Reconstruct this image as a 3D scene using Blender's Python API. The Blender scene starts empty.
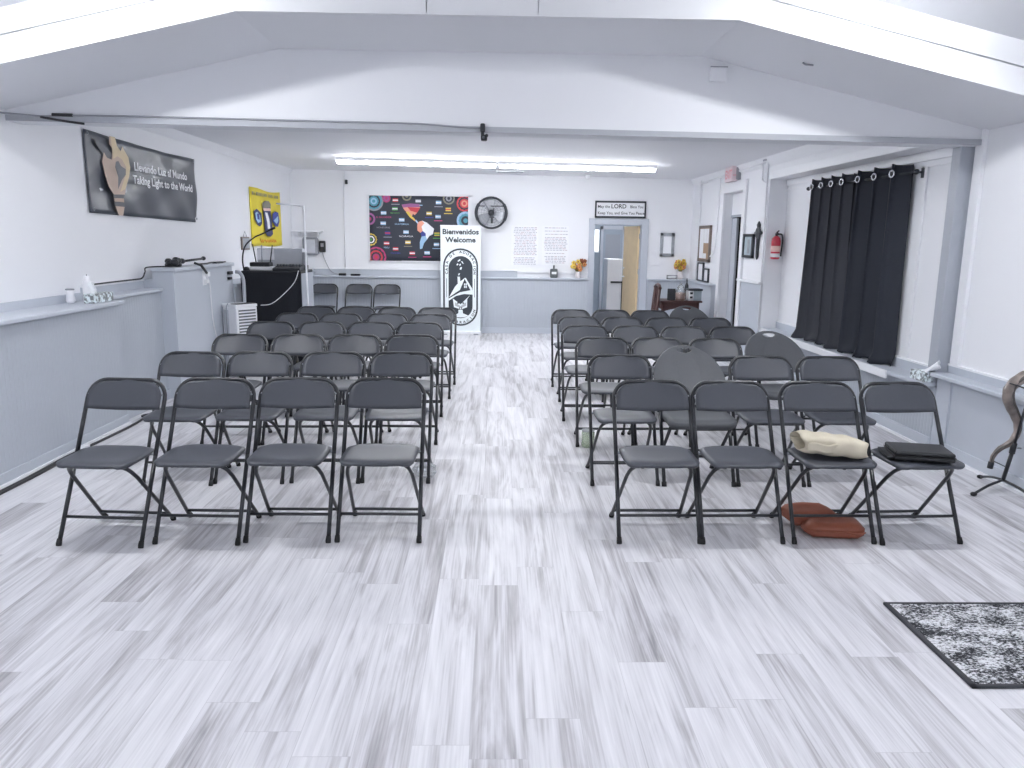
import bpy, bmesh, math, random
from mathutils import Vector, Matrix
random.seed(7)
PI = math.pi
S = bpy.context.scene
C = S.collection

# ------------------------------------------------------------------ materials
def mat(name, col, rough=.5, metal=0., var=.06, scale=18., bump=0., spec=.5, alpha=1., trans=0., emit=None, estr=0., coat=0., hard=0.):
    m = bpy.data.materials.new(name); m.use_nodes = True
    nt = m.node_tree; b = nt.nodes['Principled BSDF']
    b.inputs['Roughness'].default_value = rough
    b.inputs['Metallic'].default_value = metal
    b.inputs['Specular IOR Level'].default_value = spec
    b.inputs['Transmission Weight'].default_value = trans
    b.inputs['Alpha'].default_value = alpha
    b.inputs['Coat Weight'].default_value = coat
    tc = nt.nodes.new('ShaderNodeTexCoord')
    no = nt.nodes.new('ShaderNodeTexNoise'); no.inputs['Scale'].default_value = scale; no.inputs['Detail'].default_value = 4
    nt.links.new(tc.outputs['Object'], no.inputs['Vector'])
    mx = nt.nodes.new('ShaderNodeMix'); mx.data_type = 'RGBA'
    mx.inputs[6].default_value = tuple(max(0, c*(1-var)) for c in col)+(1,)
    mx.inputs[7].default_value = tuple(min(1, c*(1+var)) for c in col)+(1,)
    if hard:
        mr = nt.nodes.new('ShaderNodeMapRange'); mr.inputs[1].default_value = .5-hard; mr.inputs[2].default_value = .5+hard
        nt.links.new(no.outputs['Fac'], mr.inputs[0]); nt.links.new(mr.outputs[0], mx.inputs[0])
    else: nt.links.new(no.outputs['Fac'], mx.inputs[0])
    nt.links.new(mx.outputs[2], b.inputs['Base Color'])
    if bump:
        bp = nt.nodes.new('ShaderNodeBump'); bp.inputs['Strength'].default_value = bump; bp.inputs['Distance'].default_value = .004
        nt.links.new(no.outputs['Fac'], bp.inputs['Height']); nt.links.new(bp.outputs['Normal'], b.inputs['Normal'])
    if emit:
        b.inputs['Emission Color'].default_value = tuple(emit)+(1,); b.inputs['Emission Strength'].default_value = estr
    return m

def beadboard(name, col, pitch=.045):
    """painted tongue-and-groove boarding: fine vertical grooves as real bump"""
    m = mat(name, col, .45, var=.03, scale=3)
    nt = m.node_tree; b = nt.nodes['Principled BSDF']
    g = nt.nodes.new('ShaderNodeNewGeometry'); sx = nt.nodes.new('ShaderNodeSeparateXYZ')
    nt.links.new(g.outputs['Position'], sx.inputs[0])
    ad = nt.nodes.new('ShaderNodeMath'); ad.operation = 'ADD'
    nt.links.new(sx.outputs['X'], ad.inputs[0]); nt.links.new(sx.outputs['Y'], ad.inputs[1])
    dv = nt.nodes.new('ShaderNodeMath'); dv.operation = 'DIVIDE'; dv.inputs[1].default_value = pitch
    nt.links.new(ad.outputs[0], dv.inputs[0])
    pp = nt.nodes.new('ShaderNodeMath'); pp.operation = 'PINGPONG'; pp.inputs[1].default_value = .5
    nt.links.new(dv.outputs[0], pp.inputs[0])
    mn = nt.nodes.new('ShaderNodeMath'); mn.operation = 'MINIMUM'; mn.inputs[1].default_value = .12
    nt.links.new(pp.outputs[0], mn.inputs[0])
    bp = nt.nodes.new('ShaderNodeBump'); bp.inputs['Strength'].default_value = .8; bp.inputs['Distance'].default_value = .03
    nt.links.new(mn.outputs[0], bp.inputs['Height']); nt.links.new(bp.outputs['Normal'], b.inputs['Normal'])
    return m

def floor_material():
    m = bpy.data.materials.new('floor_planks'); m.use_nodes = True
    nt = m.node_tree; N = nt.nodes.new; L = nt.links.new; b = nt.nodes['Principled BSDF']
    g = N('ShaderNodeNewGeometry'); sx = N('ShaderNodeSeparateXYZ'); L(g.outputs['Position'], sx.inputs[0])
    def mth(op, a, b_=None, c=None):
        n = N('ShaderNodeMath'); n.operation = op
        for i, q_ in enumerate((a, b_, c)):
            if q_ is None: continue
            if isinstance(q_, (int, float)): n.inputs[i].default_value = q_
            else: L(q_, n.inputs[i])
        return n.outputs[0]
    W_, LN = .185, 1.22
    xr = mth('DIVIDE', mth('ADD', sx.outputs['X'], .075), W_); row = mth('FLOOR', xr); fx = mth('FRACT', xr)
    wn = N('ShaderNodeTexWhiteNoise'); wn.noise_dimensions = '1D'; L(row, wn.inputs['W'])
    yr_ = mth('ADD', mth('DIVIDE', sx.outputs['Y'], LN), mth('MULTIPLY', wn.outputs['Value'], 7.3)); col = mth('FLOOR', yr_); fy = mth('FRACT', yr_)
    wn2 = N('ShaderNodeTexWhiteNoise'); wn2.noise_dimensions = '2D'
    cid = N('ShaderNodeCombineXYZ'); L(row, cid.inputs[0]); L(col, cid.inputs[1]); L(cid.outputs[0], wn2.inputs['Vector'])
    pid = wn2.outputs['Value']
    seam = mth('MAXIMUM', mth('LESS_THAN', mth('PINGPONG', fx, .5), .006), mth('LESS_THAN', mth('PINGPONG', fy, .5), .0012))
    cb = N('ShaderNodeCombineXYZ'); L(sx.outputs['Y'], cb.inputs[0]); L(sx.outputs['X'], cb.inputs[1])
    idm = mth('MULTIPLY', pid, 37.)
    sc = N('ShaderNodeVectorMath'); sc.operation = 'MULTIPLY'; sc.inputs[1].default_value = (.62, 6.5, 1); L(cb.outputs[0], sc.inputs[0])
    n1 = N('ShaderNodeTexNoise'); n1.noise_dimensions = '4D'; n1.inputs['Scale'].default_value = 1.5; n1.inputs['Detail'].default_value = 6; n1.inputs['Roughness'].default_value = .55
    n1.inputs['Distortion'].default_value = 1.6
    L(sc.outputs[0], n1.inputs['Vector']); L(idm, n1.inputs['W'])
    sc2 = N('ShaderNodeVectorMath'); sc2.operation = 'MULTIPLY'; sc2.inputs[1].default_value = (1.3, 85, 1); L(cb.outputs[0], sc2.inputs[0])
    n2 = N('ShaderNodeTexNoise'); n2.noise_dimensions = '4D'; n2.inputs['Scale'].default_value = 1.4; n2.inputs['Detail'].default_value = 3
    L(sc2.outputs[0], n2.inputs['Vector']); L(idm, n2.inputs['W'])
    # mix of broad cathedral streaks, fine grain and a tone per plank
    a1 = N('ShaderNodeMath'); a1.operation = 'MULTIPLY'; a1.inputs[1].default_value = .95; L(n1.outputs['Fac'], a1.inputs[0])
    a2 = N('ShaderNodeMath'); a2.operation = 'MULTIPLY_ADD'; a2.inputs[1].default_value = .46; L(n2.outputs['Fac'], a2.inputs[0]); L(a1.outputs[0], a2.inputs[2])
    a3 = N('ShaderNodeMath'); a3.operation = 'MULTIPLY_ADD'; a3.inputs[1].default_value = .16; L(pid, a3.inputs[0]); L(a2.outputs[0], a3.inputs[2])
    r = N('ShaderNodeValToRGB'); e = r.color_ramp.elements
    e[0].position = .52; e[0].color = (.30, .29, .31, 1)
    e[1].position = .98; e[1].color = (.76, .755, .785, 1)
    x = e.new(.655); x.color = (.47, .46, .485, 1)
    x = e.new(.80); x.color = (.65, .645, .675, 1)
    L(a3.outputs[0], r.inputs[0])
    jm = N('ShaderNodeMix'); jm.data_type = 'RGBA'; jm.inputs[7].default_value = (.42, .41, .44, 1)
    jf = N('ShaderNodeMath'); jf.operation = 'MULTIPLY'; jf.inputs[1].default_value = .5; L(seam, jf.inputs[0])
    L(jf.outputs[0], jm.inputs[0]); L(r.outputs[0], jm.inputs[6]); L(jm.outputs[2], b.inputs['Base Color'])
    b.inputs['Roughness'].default_value = .40; b.inputs['Specular IOR Level'].default_value = .3
    bp = N('ShaderNodeBump'); bp.inputs['Strength'].default_value = .12; bp.inputs['Distance'].default_value = .002
    L(n2.outputs['Fac'], bp.inputs['Height']); L(bp.outputs['Normal'], b.inputs['Normal'])
    return m

def rug_material():
    m = bpy.data.materials.new('rug_pile'); m.use_nodes = True
    nt = m.node_tree; N = nt.nodes.new; L = nt.links.new; b = nt.nodes['Principled BSDF']
    g = N('ShaderNodeNewGeometry')
    mp = N('ShaderNodeMapping'); mp.inputs['Scale'].default_value = (1, 1.6, 1); L(g.outputs['Position'], mp.inputs[0])
    n = N('ShaderNodeTexNoise'); n.inputs['Scale'].default_value = 70; n.inputs['Detail'].default_value = 5; n.inputs['Roughness'].default_value = .75; L(mp.outputs[0], n.inputs['Vector'])
    n2 = N('ShaderNodeTexNoise'); n2.inputs['Scale'].default_value = 7; n2.inputs['Detail'].default_value = 3; L(mp.outputs[0], n2.inputs['Vector'])
    a = N('ShaderNodeMath'); a.operation = 'MULTIPLY_ADD'; a.inputs[1].default_value = .55; L(n2.outputs['Fac'], a.inputs[0]); L(n.outputs['Fac'], a.inputs[2])
    r = N('ShaderNodeValToRGB'); e = r.color_ramp.elements
    e[0].position = .73; e[0].color = (.018, .02, .026, 1); e[1].position = .86; e[1].color = (.70, .71, .74, 1)
    L(a.outputs[0], r.inputs[0]); L(r.outputs[0], b.inputs['Base Color']); b.inputs['Roughness'].default_value = .95
    bp = N('ShaderNodeBump'); bp.inputs['Strength'].default_value = .5; L(n.outputs['Fac'], bp.inputs['Height']); L(bp.outputs['Normal'], b.inputs['Normal'])
    return m

M = {}
def D(k, *a, **kw): M[k] = mat(k, *a, **kw)
D('wall_white', (.83, .84, .87), .55, var=.015, scale=2)
D('ceiling_white', (.80, .81, .84), .6, var=.015, scale=2)
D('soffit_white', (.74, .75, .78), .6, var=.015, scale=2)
D('fascia_white', (.76, .77, .79), .5, var=.02, scale=4)
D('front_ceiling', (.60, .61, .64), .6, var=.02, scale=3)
D('flange', (.40, .415, .45), .5, var=.04)
D('trim_white', (.84, .85, .88), .4, var=.02)
D('grey_paint', (.52, .555, .615), .45, var=.03, scale=3)
D('grey_dark', (.34, .365, .415), .45, var=.03, scale=3)
D('grey_post', (.40, .425, .475), .5, var=.05, scale=6)
M['bead'] = beadboard('beadboard_grey', (.46, .495, .55))
M['floor'] = floor_material(); M['rug'] = rug_material()
D('plastic', (.058, .063, .078), .42, var=.05, scale=60)
D('resin', (.085, .09, .10), .55, var=.08, scale=90)
D('frame', (.016, .018, .023), .30, var=.05, spec=.65)
D('rubber', (.012, .012, .014), .7)
D('bolt', (.35, .37, .4), .35, metal=.8)
D('black', (.018, .02, .026), .5)
D('black_cloth', (.012, .014, .02), .95, bump=.3, scale=120)
D('curtain', (.022, .026, .038), .8, bump=.15, scale=200)
D('curtain_sheen', (.048, .051, .064), .75, bump=.15, scale=200)  # paler copy of the curtain colour, with the sheen of the folds painted in
D('chrome', (.7, .72, .76), .25, metal=.9)
D('charcoal_vinyl', (.068, .078, .10), .36, var=.15, scale=4, bump=.3)
D('hand', (.56, .42, .33), .5, var=.15, scale=9)
D('flame', (.72, .58, .36), .5, var=.12, scale=9)
D('flame_dark', (.10, .105, .125), .5)
D('white_ink', (.88, .89, .92), .5, var=.01)
D('yellow', (.80, .66, .05), .6, var=.05, scale=6)
D('navy', (.04, .05, .14), .6); D('olive', (.25, .24, .18), .6); D('pink', (.8, .55, .5), .6); D('orange', (.75, .35, .05), .6)
D('royal', (.05, .07, .33), .6); D('ink', (.03, .032, .04), .6)
D('banner_navy', (.030, .036, .055), .55, var=.15, scale=5)
D('teal', (.10, .33, .42), .6); D('red', (.62, .06, .08), .6); D('magenta', (.5, .06, .20), .6); D('violet', (.35, .12, .3), .6)
D('sky', (.35, .55, .75), .6); D('green', (.10, .35, .10), .6); D('gold', (.75, .55, .10), .6); D('salmon', (.8, .35, .25), .6); D('mute', (.30, .31, .36), .6)
D('rollup', (.82, .88, .90), .5, var=.01)
D('emblem', (.035, .045, .058), .5)
D('emblem_grey', (.45, .48, .50), .5)
D('paper', (.86, .87, .90), .7, var=.01); D('print_grey', (.50, .50, .55), .7); D('print_rose', (.58, .50, .53), .7)
D('appliance', (.86, .87, .90), .4, var=.02); D('appliance_grey', (.55, .57, .62), .4); D('slot', (.10, .11, .13), .6)
D('case_grey', (.50, .52, .56), .45); D('device_grey', (.30, .31, .34), .5)
D('cord_white', (.75, .76, .79), .5); D('cord_black', (.02, .02, .024), .5); D('hose', (.45, .47, .52), .45)
D('pipe_white', (.85, .86, .9), .35)
D('wood_dark', (.060, .022, .020), .4, var=.3, scale=12)
D('wood_tan', (.80, .62, .38), .5, var=.12, scale=6)
D('frame_wood', (.19, .15, .13), .5, var=.25, scale=20)
D('cork', (.42, .29, .20), .8, var=.2, scale=50)
D('frame_black', (.03, .035, .045), .45)
D('photo_grey', (.35, .37, .40), .6, var=.5, scale=14)
D('print_blue', (.42, .50, .55), .6, var=.4, scale=9)
D('iron', (.075, .08, .09), .5, metal=.3, var=.2)
D('ext_red', (.55, .03, .06), .3, coat=.3); D('exit_red', (.85, .40, .44), .4); D('exit_face', (.86, .72, .75), .4)
D('flower_orange', (.65, .28, .10), .8, var=.3); D('flower_yellow', (.68, .46, .06), .8, var=.3); D('flower_rust', (.30, .10, .05), .8); D('leaf', (.18, .20, .06), .8)
D('ceramic', (.85, .80, .80), .3)
D('bottle', (.10, .115, .12), .3); D('label_white', (.8, .81, .82), .6)
D('glass', (.85, .9, .9), .08, trans=.85, var=.01, alpha=.8)
D('candy', (.45, .28, .24), .6, var=.4, scale=60)
D('plastic_clear', (.80, .83, .85), .2, trans=.5, var=.05, alpha=.75)
D('plastic_green', (.50, .62, .42), .25, trans=.4, alpha=.6, var=.2)
D('tan_bag', (.62, .56, .44), .75, var=.06, scale=25, bump=.3)
D('black_leather', (.016, .017, .02), .42, var=.15, bump=.2, scale=120)
D('brown_leather', (.26, .075, .04), .5, var=.15, scale=30, bump=.4)
D('horn', (.20, .165, .15), .3, var=.6, scale=9, coat=.3, hard=.15); D('horn_dark', (.075, .065, .06), .35, var=.4, scale=30)
D('tissue', (.88, .90, .93), .8)
D('mottle', (.50, .55, .57), .6, var=.6, scale=40, hard=.08)
D('candle', (.88, .88, .92), .5)
D('tube_glow', (1, 1, 1), .5, emit=(.955, .972, 1.0), estr=14.)
D('front_fill', (1, 1, 1), .5, emit=(.96, .975, 1.0), estr=18.)
D('corner_glow', (1, 1, 1), .5, emit=(.96, .975, 1.0), estr=58.)
D('hall_glow', (1, 1, 1), .5, emit=(.97, .97, 1.0), estr=6.)
D('window_glow', (1, 1, 1), .5, emit=(.85, .93, 1.0), estr=.55)
D('hall_blue', (.34, .40, .47), .5); D('fan_grey', (.42, .43, .46), .4, metal=.3)
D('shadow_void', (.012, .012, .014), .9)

# ------------------------------------------------------------------ mesh builder
class MB:
    def __init__(s): s.bm = bmesh.new(); s.mats = []
    def mi(s, m):
        m = M[m] if isinstance(m, str) else m
        if m not in s.mats: s.mats.append(m)
        return s.mats.index(m)
    def take(s, o, m, smooth=False):
        i = s.mi(m); vm = {}
        for v in o.verts: vm[v] = s.bm.verts.new(v.co)
        for f in o.faces:
            try: n = s.bm.faces.new([vm[v] for v in f.verts])
            except ValueError: continue
            n.material_index = i; n.smooth = smooth
        o.free(); return s
    def box(s, x0, x1, y0, y1, z0, z1, m, bev=0., seg=2, mx=None):
        o = bmesh.new(); bmesh.ops.create_cube(o, size=1)
        for v in o.verts: v.co = Vector(((x0+x1)/2+v.co.x*(x1-x0), (y0+y1)/2+v.co.y*(y1-y0), (z0+z1)/2+v.co.z*(z1-z0)))
        if bev: bmesh.ops.bevel(o, geom=list(o.edges), offset=bev, segments=seg, profile=.5, affect='EDGES', clamp_overlap=True)
        if mx is not None: bmesh.ops.transform(o, matrix=mx, verts=o.verts)
        return s.take(o, m, False)
    def poly(s, pts, m):
        f = s.bm.faces.new([s.bm.verts.new(p) for p in pts]); f.material_index = s.mi(m); return s
    def prism(s, pts, vec, m, bev=0.):
        o = bmesh.new(); vec = Vector(vec); n = len(pts)
        a = [o.verts.new(p) for p in pts]; b = [o.verts.new(Vector(p)+vec) for p in pts]
        o.faces.new(a[::-1]); o.faces.new(b)
        for i in range(n): o.faces.new((a[i], a[(i+1) % n], b[(i+1) % n], b[i]))
        bmesh.ops.recalc_face_normals(o, faces=o.faces)
        if bev: bmesh.ops.bevel(o, geom=list(o.edges), offset=bev, segments=2, profile=.5, affect='EDGES', clamp_overlap=True)
        return s.take(o, m)
    def tube(s, path, r, m, seg=8, radii=None, closed=False, flat=1.):
        P = [Vector(p) for p in path]; n = len(P); o = bmesh.new(); rings = []
        t0 = (P[1]-P[0]).normalized()
        up = Vector((0, 0, 1)) if abs(t0.z) < .9 else Vector((1, 0, 0))
        nx = t0.cross(up).normalized()
        for i in range(n):
            if closed: t = (P[(i+1) % n]-P[i-1]).normalized()
            else: t = (P[min(i+1, n-1)]-P[max(i-1, 0)]).normalized()
            nx = (nx-t*nx.dot(t)).normalized(); ny = t.cross(nx)
            rr = radii[i] if radii else r
            rings.append([o.verts.new(P[i]+nx*rr*math.cos(2*PI*k/seg)+ny*rr*flat*math.sin(2*PI*k/seg)) for k in range(seg)])
        for i in range(n if closed else n-1):
            a, b = rings[i], rings[(i+1) % n]
            for k in range(seg): o.faces.new((a[k], a[(k+1) % seg], b[(k+1) % seg], b[k]))
        if not closed: o.faces.new(rings[0][::-1]); o.faces.new(rings[-1])
        return s.take(o, m, True)
    def lathe(s, prof, c, m, seg=18, mx=None):
        o = bmesh.new(); rings = []
        for r, z in prof: rings.append([o.verts.new((r*math.cos(2*PI*k/seg), r*math.sin(2*PI*k/seg), z)) for k in range(seg)])
        for a, b in zip(rings, rings[1:]):
            for k in range(seg): o.faces.new((a[k], a[(k+1) % seg], b[(k+1) % seg], b[k]))
        o.faces.new(rings[0][::-1]); o.faces.new(rings[-1])
        if mx is not None: bmesh.ops.transform(o, matrix=mx, verts=o.verts)
        bmesh.ops.translate(o, vec=Vector(c), verts=o.verts)
        return s.take(o, m, True)
    def sheet(s, fn, nu, nv, th, m, smooth=True):
        o = bmesh.new()
        P = [[Vector(fn(i/nu, j/nv)) for j in range(nv+1)] for i in range(nu+1)]
        def nrm(i, j):
            a = P[min(i+1, nu)][j]-P[max(i-1, 0)][j]; b = P[i][min(j+1, nv)]-P[i][max(j-1, 0)]
            c = a.cross(b); return c.normalized() if c.length > 1e-9 else Vector((0, 0, 1))
        A = [[o.verts.new(P[i][j]) for j in range(nv+1)] for i in range(nu+1)]
        B = [[o.verts.new(P[i][j]-nrm(i, j)*th) for j in range(nv+1)] for i in range(nu+1)]
        for i in range(nu):
            for j in range(nv):
                o.faces.new((A[i][j], A[i+1][j], A[i+1][j+1], A[i][j+1])); o.faces.new((B[i][j+1], B[i+1][j+1], B[i+1][j], B[i][j]))
        for i in range(nu):
            o.faces.new((A[i][0], B[i][0], B[i+1][0], A[i+1][0])); o.faces.new((A[i+1][nv], B[i+1][nv], B[i][nv], A[i][nv]))
        for j in range(nv):
            o.faces.new((A[0][j+1], B[0][j+1], B[0][j], A[0][j])); o.faces.new((A[nu][j], B[nu][j], B[nu][j+1], A[nu][j+1]))
        return s.take(o, m, smooth)
    def blob(s, c, r, m, sub=2, jit=0.):
        o = bmesh.new(); bmesh.ops.create_icosphere(o, subdivisions=sub, radius=1)
        for v in o.verts:
            k = 1+random.uniform(-jit, jit); v.co = Vector((c[0]+v.co.x*r[0]*k, c[1]+v.co.y*r[1]*k, c[2]+v.co.z*r[2]*k))
        return s.take(o, m, True)
    def ring(s, c, R, r, m, axis=(0, 1, 0), n=24, seg=8, sx=1., sz=1.):
        ax = Vector(axis).normalized(); u = ax.orthogonal().normalized(); w = ax.cross(u)
        return s.tube([Vector(c)+u*R*sx*math.cos(2*PI*k/n)+w*R*sz*math.sin(2*PI*k/n) for k in range(n)], r, m, seg, closed=True)
    def text(s, body, org, right, up, cap, m, wide=1., bold=.012, align='LEFT'):
        g = glyphs(body, bold, align); i = s.mi(m)
        org, right, up = Vector(org), Vector(right).normalized(), Vector(up).normalized()
        k = cap/.7; vs = [s.bm.verts.new(org+right*x*k*wide+up*y*k) for x, y in g[0]]
        for f in g[1]:
            try: n = s.bm.faces.new([vs[q] for q in f]); n.material_index = i
            except ValueError: pass
        return s

_G = {}
def glyphs(body, bold, align):
    key = (body, bold, align)
    if key not in _G:
        cu = bpy.data.curves.new('glyphs', 'FONT'); cu.body = body; cu.offset = bold; cu.align_x = align; cu.resolution_u = 3
        ob = bpy.data.objects.new('glyphs', cu); C.objects.link(ob)
        dg = bpy.context.evaluated_depsgraph_get(); dg.update()
        me = bpy.data.meshes.new_from_object(ob.evaluated_get(dg))
        _G[key] = ([(v.co.x, v.co.y) for v in me.vertices], [tuple(p.vertices) for p in me.polygons])
        bpy.data.objects.remove(ob); bpy.data.curves.remove(cu); bpy.data.meshes.remove(me)
    return _G[key]

def worldloc(o):
    v = Vector((0, 0, 0))
    while o: v += o.location; o = o.parent
    return v
def obj(name, mb, parent=None, local=False, label=None):
    me = bpy.data.meshes.new(name)
    if parent is None:
        xs = [v.co for v in mb.bm.verts]
        lo = Vector([min(c[i] for c in xs) for i in range(3)]); hi = Vector([max(c[i] for c in xs) for i in range(3)])
        off = Vector(((lo.x+hi.x)/2, (lo.y+hi.y)/2, lo.z))
    else: off = Vector((0, 0, 0)) if local else worldloc(parent)
    bmesh.ops.translate(mb.bm, vec=-off, verts=mb.bm.verts)
    mb.bm.to_mesh(me); mb.bm.free()
    for m in mb.mats: me.materials.append(m)
    o = bpy.data.objects.new(name, me); C.objects.link(o)
    if parent is None: o.location = off
    else: o.parent = parent
    if label: o['label'] = label
    return o
def tag(o, label, cat, group=None):
    o['label'] = label; o['category'] = cat
    if group: o['group'] = group
    return o
def thing(name, label, cat, loc, rz=0., group=None):
    o = bpy.data.objects.new(name, None); C.objects.link(o); o.empty_display_size = .1
    o.location = loc; o.rotation_euler = (0, 0, rz); return tag(o, label, cat, group)
def struct(name, mb, parent=None):
    o = obj(name, mb, parent); 
    if parent is None: o['kind'] = 'structure'
    return o
def dup(root, loc, rz, label):
    r = root.copy(); C.objects.link(r); r.location = loc; r.rotation_euler = (0, 0, rz); r['label'] = label
    for ch in list(root.children):
        c = ch.copy(); C.objects.link(c); c.parent = r
        for g in list(ch.children):
            d = g.copy(); C.objects.link(d); d.parent = c
    return r
def smoothpath(pts, n=6):
    P = [Vector(p) for p in pts]; P = [P[0]]+P+[P[-1]]; out = []
    for i in range(1, len(P)-2):
        for k in range(n):
            t = k/n; a, b, c, d = P[i-1], P[i], P[i+1], P[i+2]
            out.append(.5*((2*b)+(c-a)*t+(2*a-5*b+4*c-d)*t*t+(3*b-a-3*c+d)*t**3))
    out.append(P[-2]); return out

# ------------------------------------------------------------------ the setting
cz = lambda x: 2.64-.012*x            # back-room ceiling sags to the right
XL, XW = -3.45, 3.52
YB = 13.2
b = MB().box(-3.6, 3.7, -3.1, 13.3, -.1, 0, 'floor'); struct('floor', b)
b = MB().prism([(-3.6, 5.85, cz(-3.6)), (3.7, 5.85, cz(3.7)), (3.7, 5.85, 3.0), (-3.6, 5.85, 3.0)], (0, 7.5, 0), 'ceiling_white'); struct('ceiling', b)
fb = lambda x: 2.875-max(0, -1.53-x)*.225-max(0, x-1.42)*.225
prof = [-3.6, -1.53, 1.42, 3.7]
ft = lambda x: fb(x)+.30
b = MB()   # front-room vaulted ceiling, following the fascia top
pts = [(x, -3.1, ft(x)) for x in prof]+[(3.7, -3.1, 3.5), (-3.6, -3.1, 3.5)]
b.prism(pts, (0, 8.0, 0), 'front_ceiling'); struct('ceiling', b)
b = MB().box(-3.6, XL, -3.1, 13.3, 0, 3.2, 'wall_white'); struct('wall_left', b)
b = MB().box(-3.6, 3.7, -3.2, -3.0, 0, 3.5, 'wall_white'); struct('wall_front', b)
b = MB().box(XW, 3.66, -3.1, 9.5, 0, 3.2, 'wall_white')
b.box(3.3, 3.42, 9.5, 10.42, 0, 2.75, 'wall_white').box(3.3, 3.42, 11.36, 13.3, 0, 2.75, 'wall_white').box(3.3, 3.42, 10.42, 11.36, 2.30, 2.75, 'wall_white')
b.box(3.42, 3.66, 9.5, 10.42, 0, 2.75, 'wall_white').box(3.3, XW, 5.9, 9.5, 2.335, 2.75, 'wall_white')
struct('wall_right', b)
DX0, DX1, DZ = 1.655, 2.445, 1.845
b = MB().box(-3.6, DX0, YB, 13.32, 0, 2.85, 'wall_white').box(DX1, 3.45, YB, 13.32, 0, 2.85, 'wall_white').box(DX0, DX1, YB, 13.32, DZ, 2.85, 'wall_white')
struct('wall_back', b)

# beam between the rooms: sloped soffit mass, header, board fascia
b = MB()
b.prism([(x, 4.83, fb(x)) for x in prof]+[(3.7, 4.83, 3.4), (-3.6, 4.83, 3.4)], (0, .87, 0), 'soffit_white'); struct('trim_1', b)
hz = lambda x: 2.335-.010*x
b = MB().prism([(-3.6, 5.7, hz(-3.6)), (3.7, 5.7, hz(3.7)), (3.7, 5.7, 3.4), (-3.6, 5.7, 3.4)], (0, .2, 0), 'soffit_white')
b.prism([(-3.45, 5.688, hz(-3.45)), (3.5, 5.688, hz(3.5)), (3.5, 5.688, hz(3.5)+.04), (-3.45, 5.688, hz(-3.45)+.04)], (0, .012, 0), 'flange'); struct('wall_header', b)
b = MB()
def slab(x0, x1, lo, hi): b.prism([(x0, 4.80, fb(x0)+lo), (x1, 4.80, fb(x1)+lo), (x1, 4.80, fb(x1)+hi), (x0, 4.80, fb(x0)+hi)], (0, .03, 0), 'fascia_white')
for x0, x1 in ((-3.6, -1.53), (1.42, 3.7)): slab(x0, x1, 0, .150); slab(x0, x1, .160, .31)
for x0, x1 in ((-1.53, -.424), (-.418, .227), (.233, 1.42)): slab(x0, x1, .012, .31)
b.prism([(-1.53, 4.795, fb(-1.5)), (1.42, 4.795, fb(1.4)), (1.42, 4.795, fb(1.4)+.010), (-1.53, 4.795, fb(-1.5)+.010)], (0, .03, 0), 'fascia_white')
struct('trim_2', b)

# left wainscot in steps
b = MB().box(-3.45, -3.15, -3, 6.45, 0, 1.02, 'bead').box(-3.45, -3.105, -3, 6.48, 1.02, 1.055, 'grey_paint', .008)
b.box(-3.45, -3.42, -3, 6.45, 1.055, 1.115, 'grey_paint')
struct('trim_3', b)
b = MB().box(-3.45, -3.245, 6.45, 7.5, 0, 1.05, 'bead').box(-3.45, -3.215, 6.45, 7.5, 1.055, 1.085, 'grey_paint', .008)
b.box(-3.45, -3.41, 6.45, 7.52, 1.085, 1.155, 'grey_paint').box(-3.45, -3.40, 6.45, 7.52, 1.155, 1.175, 'trim_white')
struct('trim_4', b)
b = MB().box(-3.31, -3.11, 7.5, 9.15, 0, 1.245, 'grey_paint').box(-3.315, -3.085, 7.475, 9.175, 1.245, 1.28, 'grey_paint', .006).box(-3.45, -3.31, 7.52, 9.15, 0, 1.165, 'grey_paint')
struct('trim_5', b)
b = MB().box(-3.45, -3.1, 9.18, YB, 0, 1.00, 'grey_paint').box(-3.45, -3.07, 9.18, YB, 1.00, 1.03, 'grey_paint')
struct('trim_6', b)
b = MB().box(-3.15, -3.135, -3, 6.45, .02, .085, 'grey_paint', .004).box(-3.15, -3.12, -3, 6.45, 0, .02, 'trim_white')
b.box(-3.235, -3.215, 6.45, 7.5, 0, .09, 'grey_paint', .004).box(-3.11, -3.095, 7.5, 9.15, 0, .09, 'grey_paint')
struct('baseboard_left', b)
# crown moulding left
b = MB().prism([(XL, 5.9, cz(XL)), (XL+.06, 5.9, cz(XL)), (XL, 5.9, cz(XL)-.09)], (0, 7.3, 0), 'trim_white'); struct('trim_7', b)
# back wainscot
b = MB()
for x0, x1 in ((-3.1, DX0-.1), (DX1+.12, 3.24)):
    b.box(x0, x1, 13.06, YB, 0, .92, 'bead').box(x0, x1, 13.02, YB, .92, .945, 'grey_paint', .006)
b.box(-3.1, .35, 13.165, YB, .945, 1.05, 'grey_paint').box(-3.1, .35, 13.15, YB, 1.05, 1.07, 'trim_white').box(.35, DX0-.1, 13.17, YB, 1.02, 1.045, 'trim_white')
struct('trim_8', b)
b = MB().box(-3.1, DX0-.1, 13.04, 13.06, 0, .1, 'grey_paint', .004).box(DX1+.12, 3.24, 13.04, 13.06, 0, .1, 'grey_paint', .004); struct('baseboard_back', b)
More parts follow.
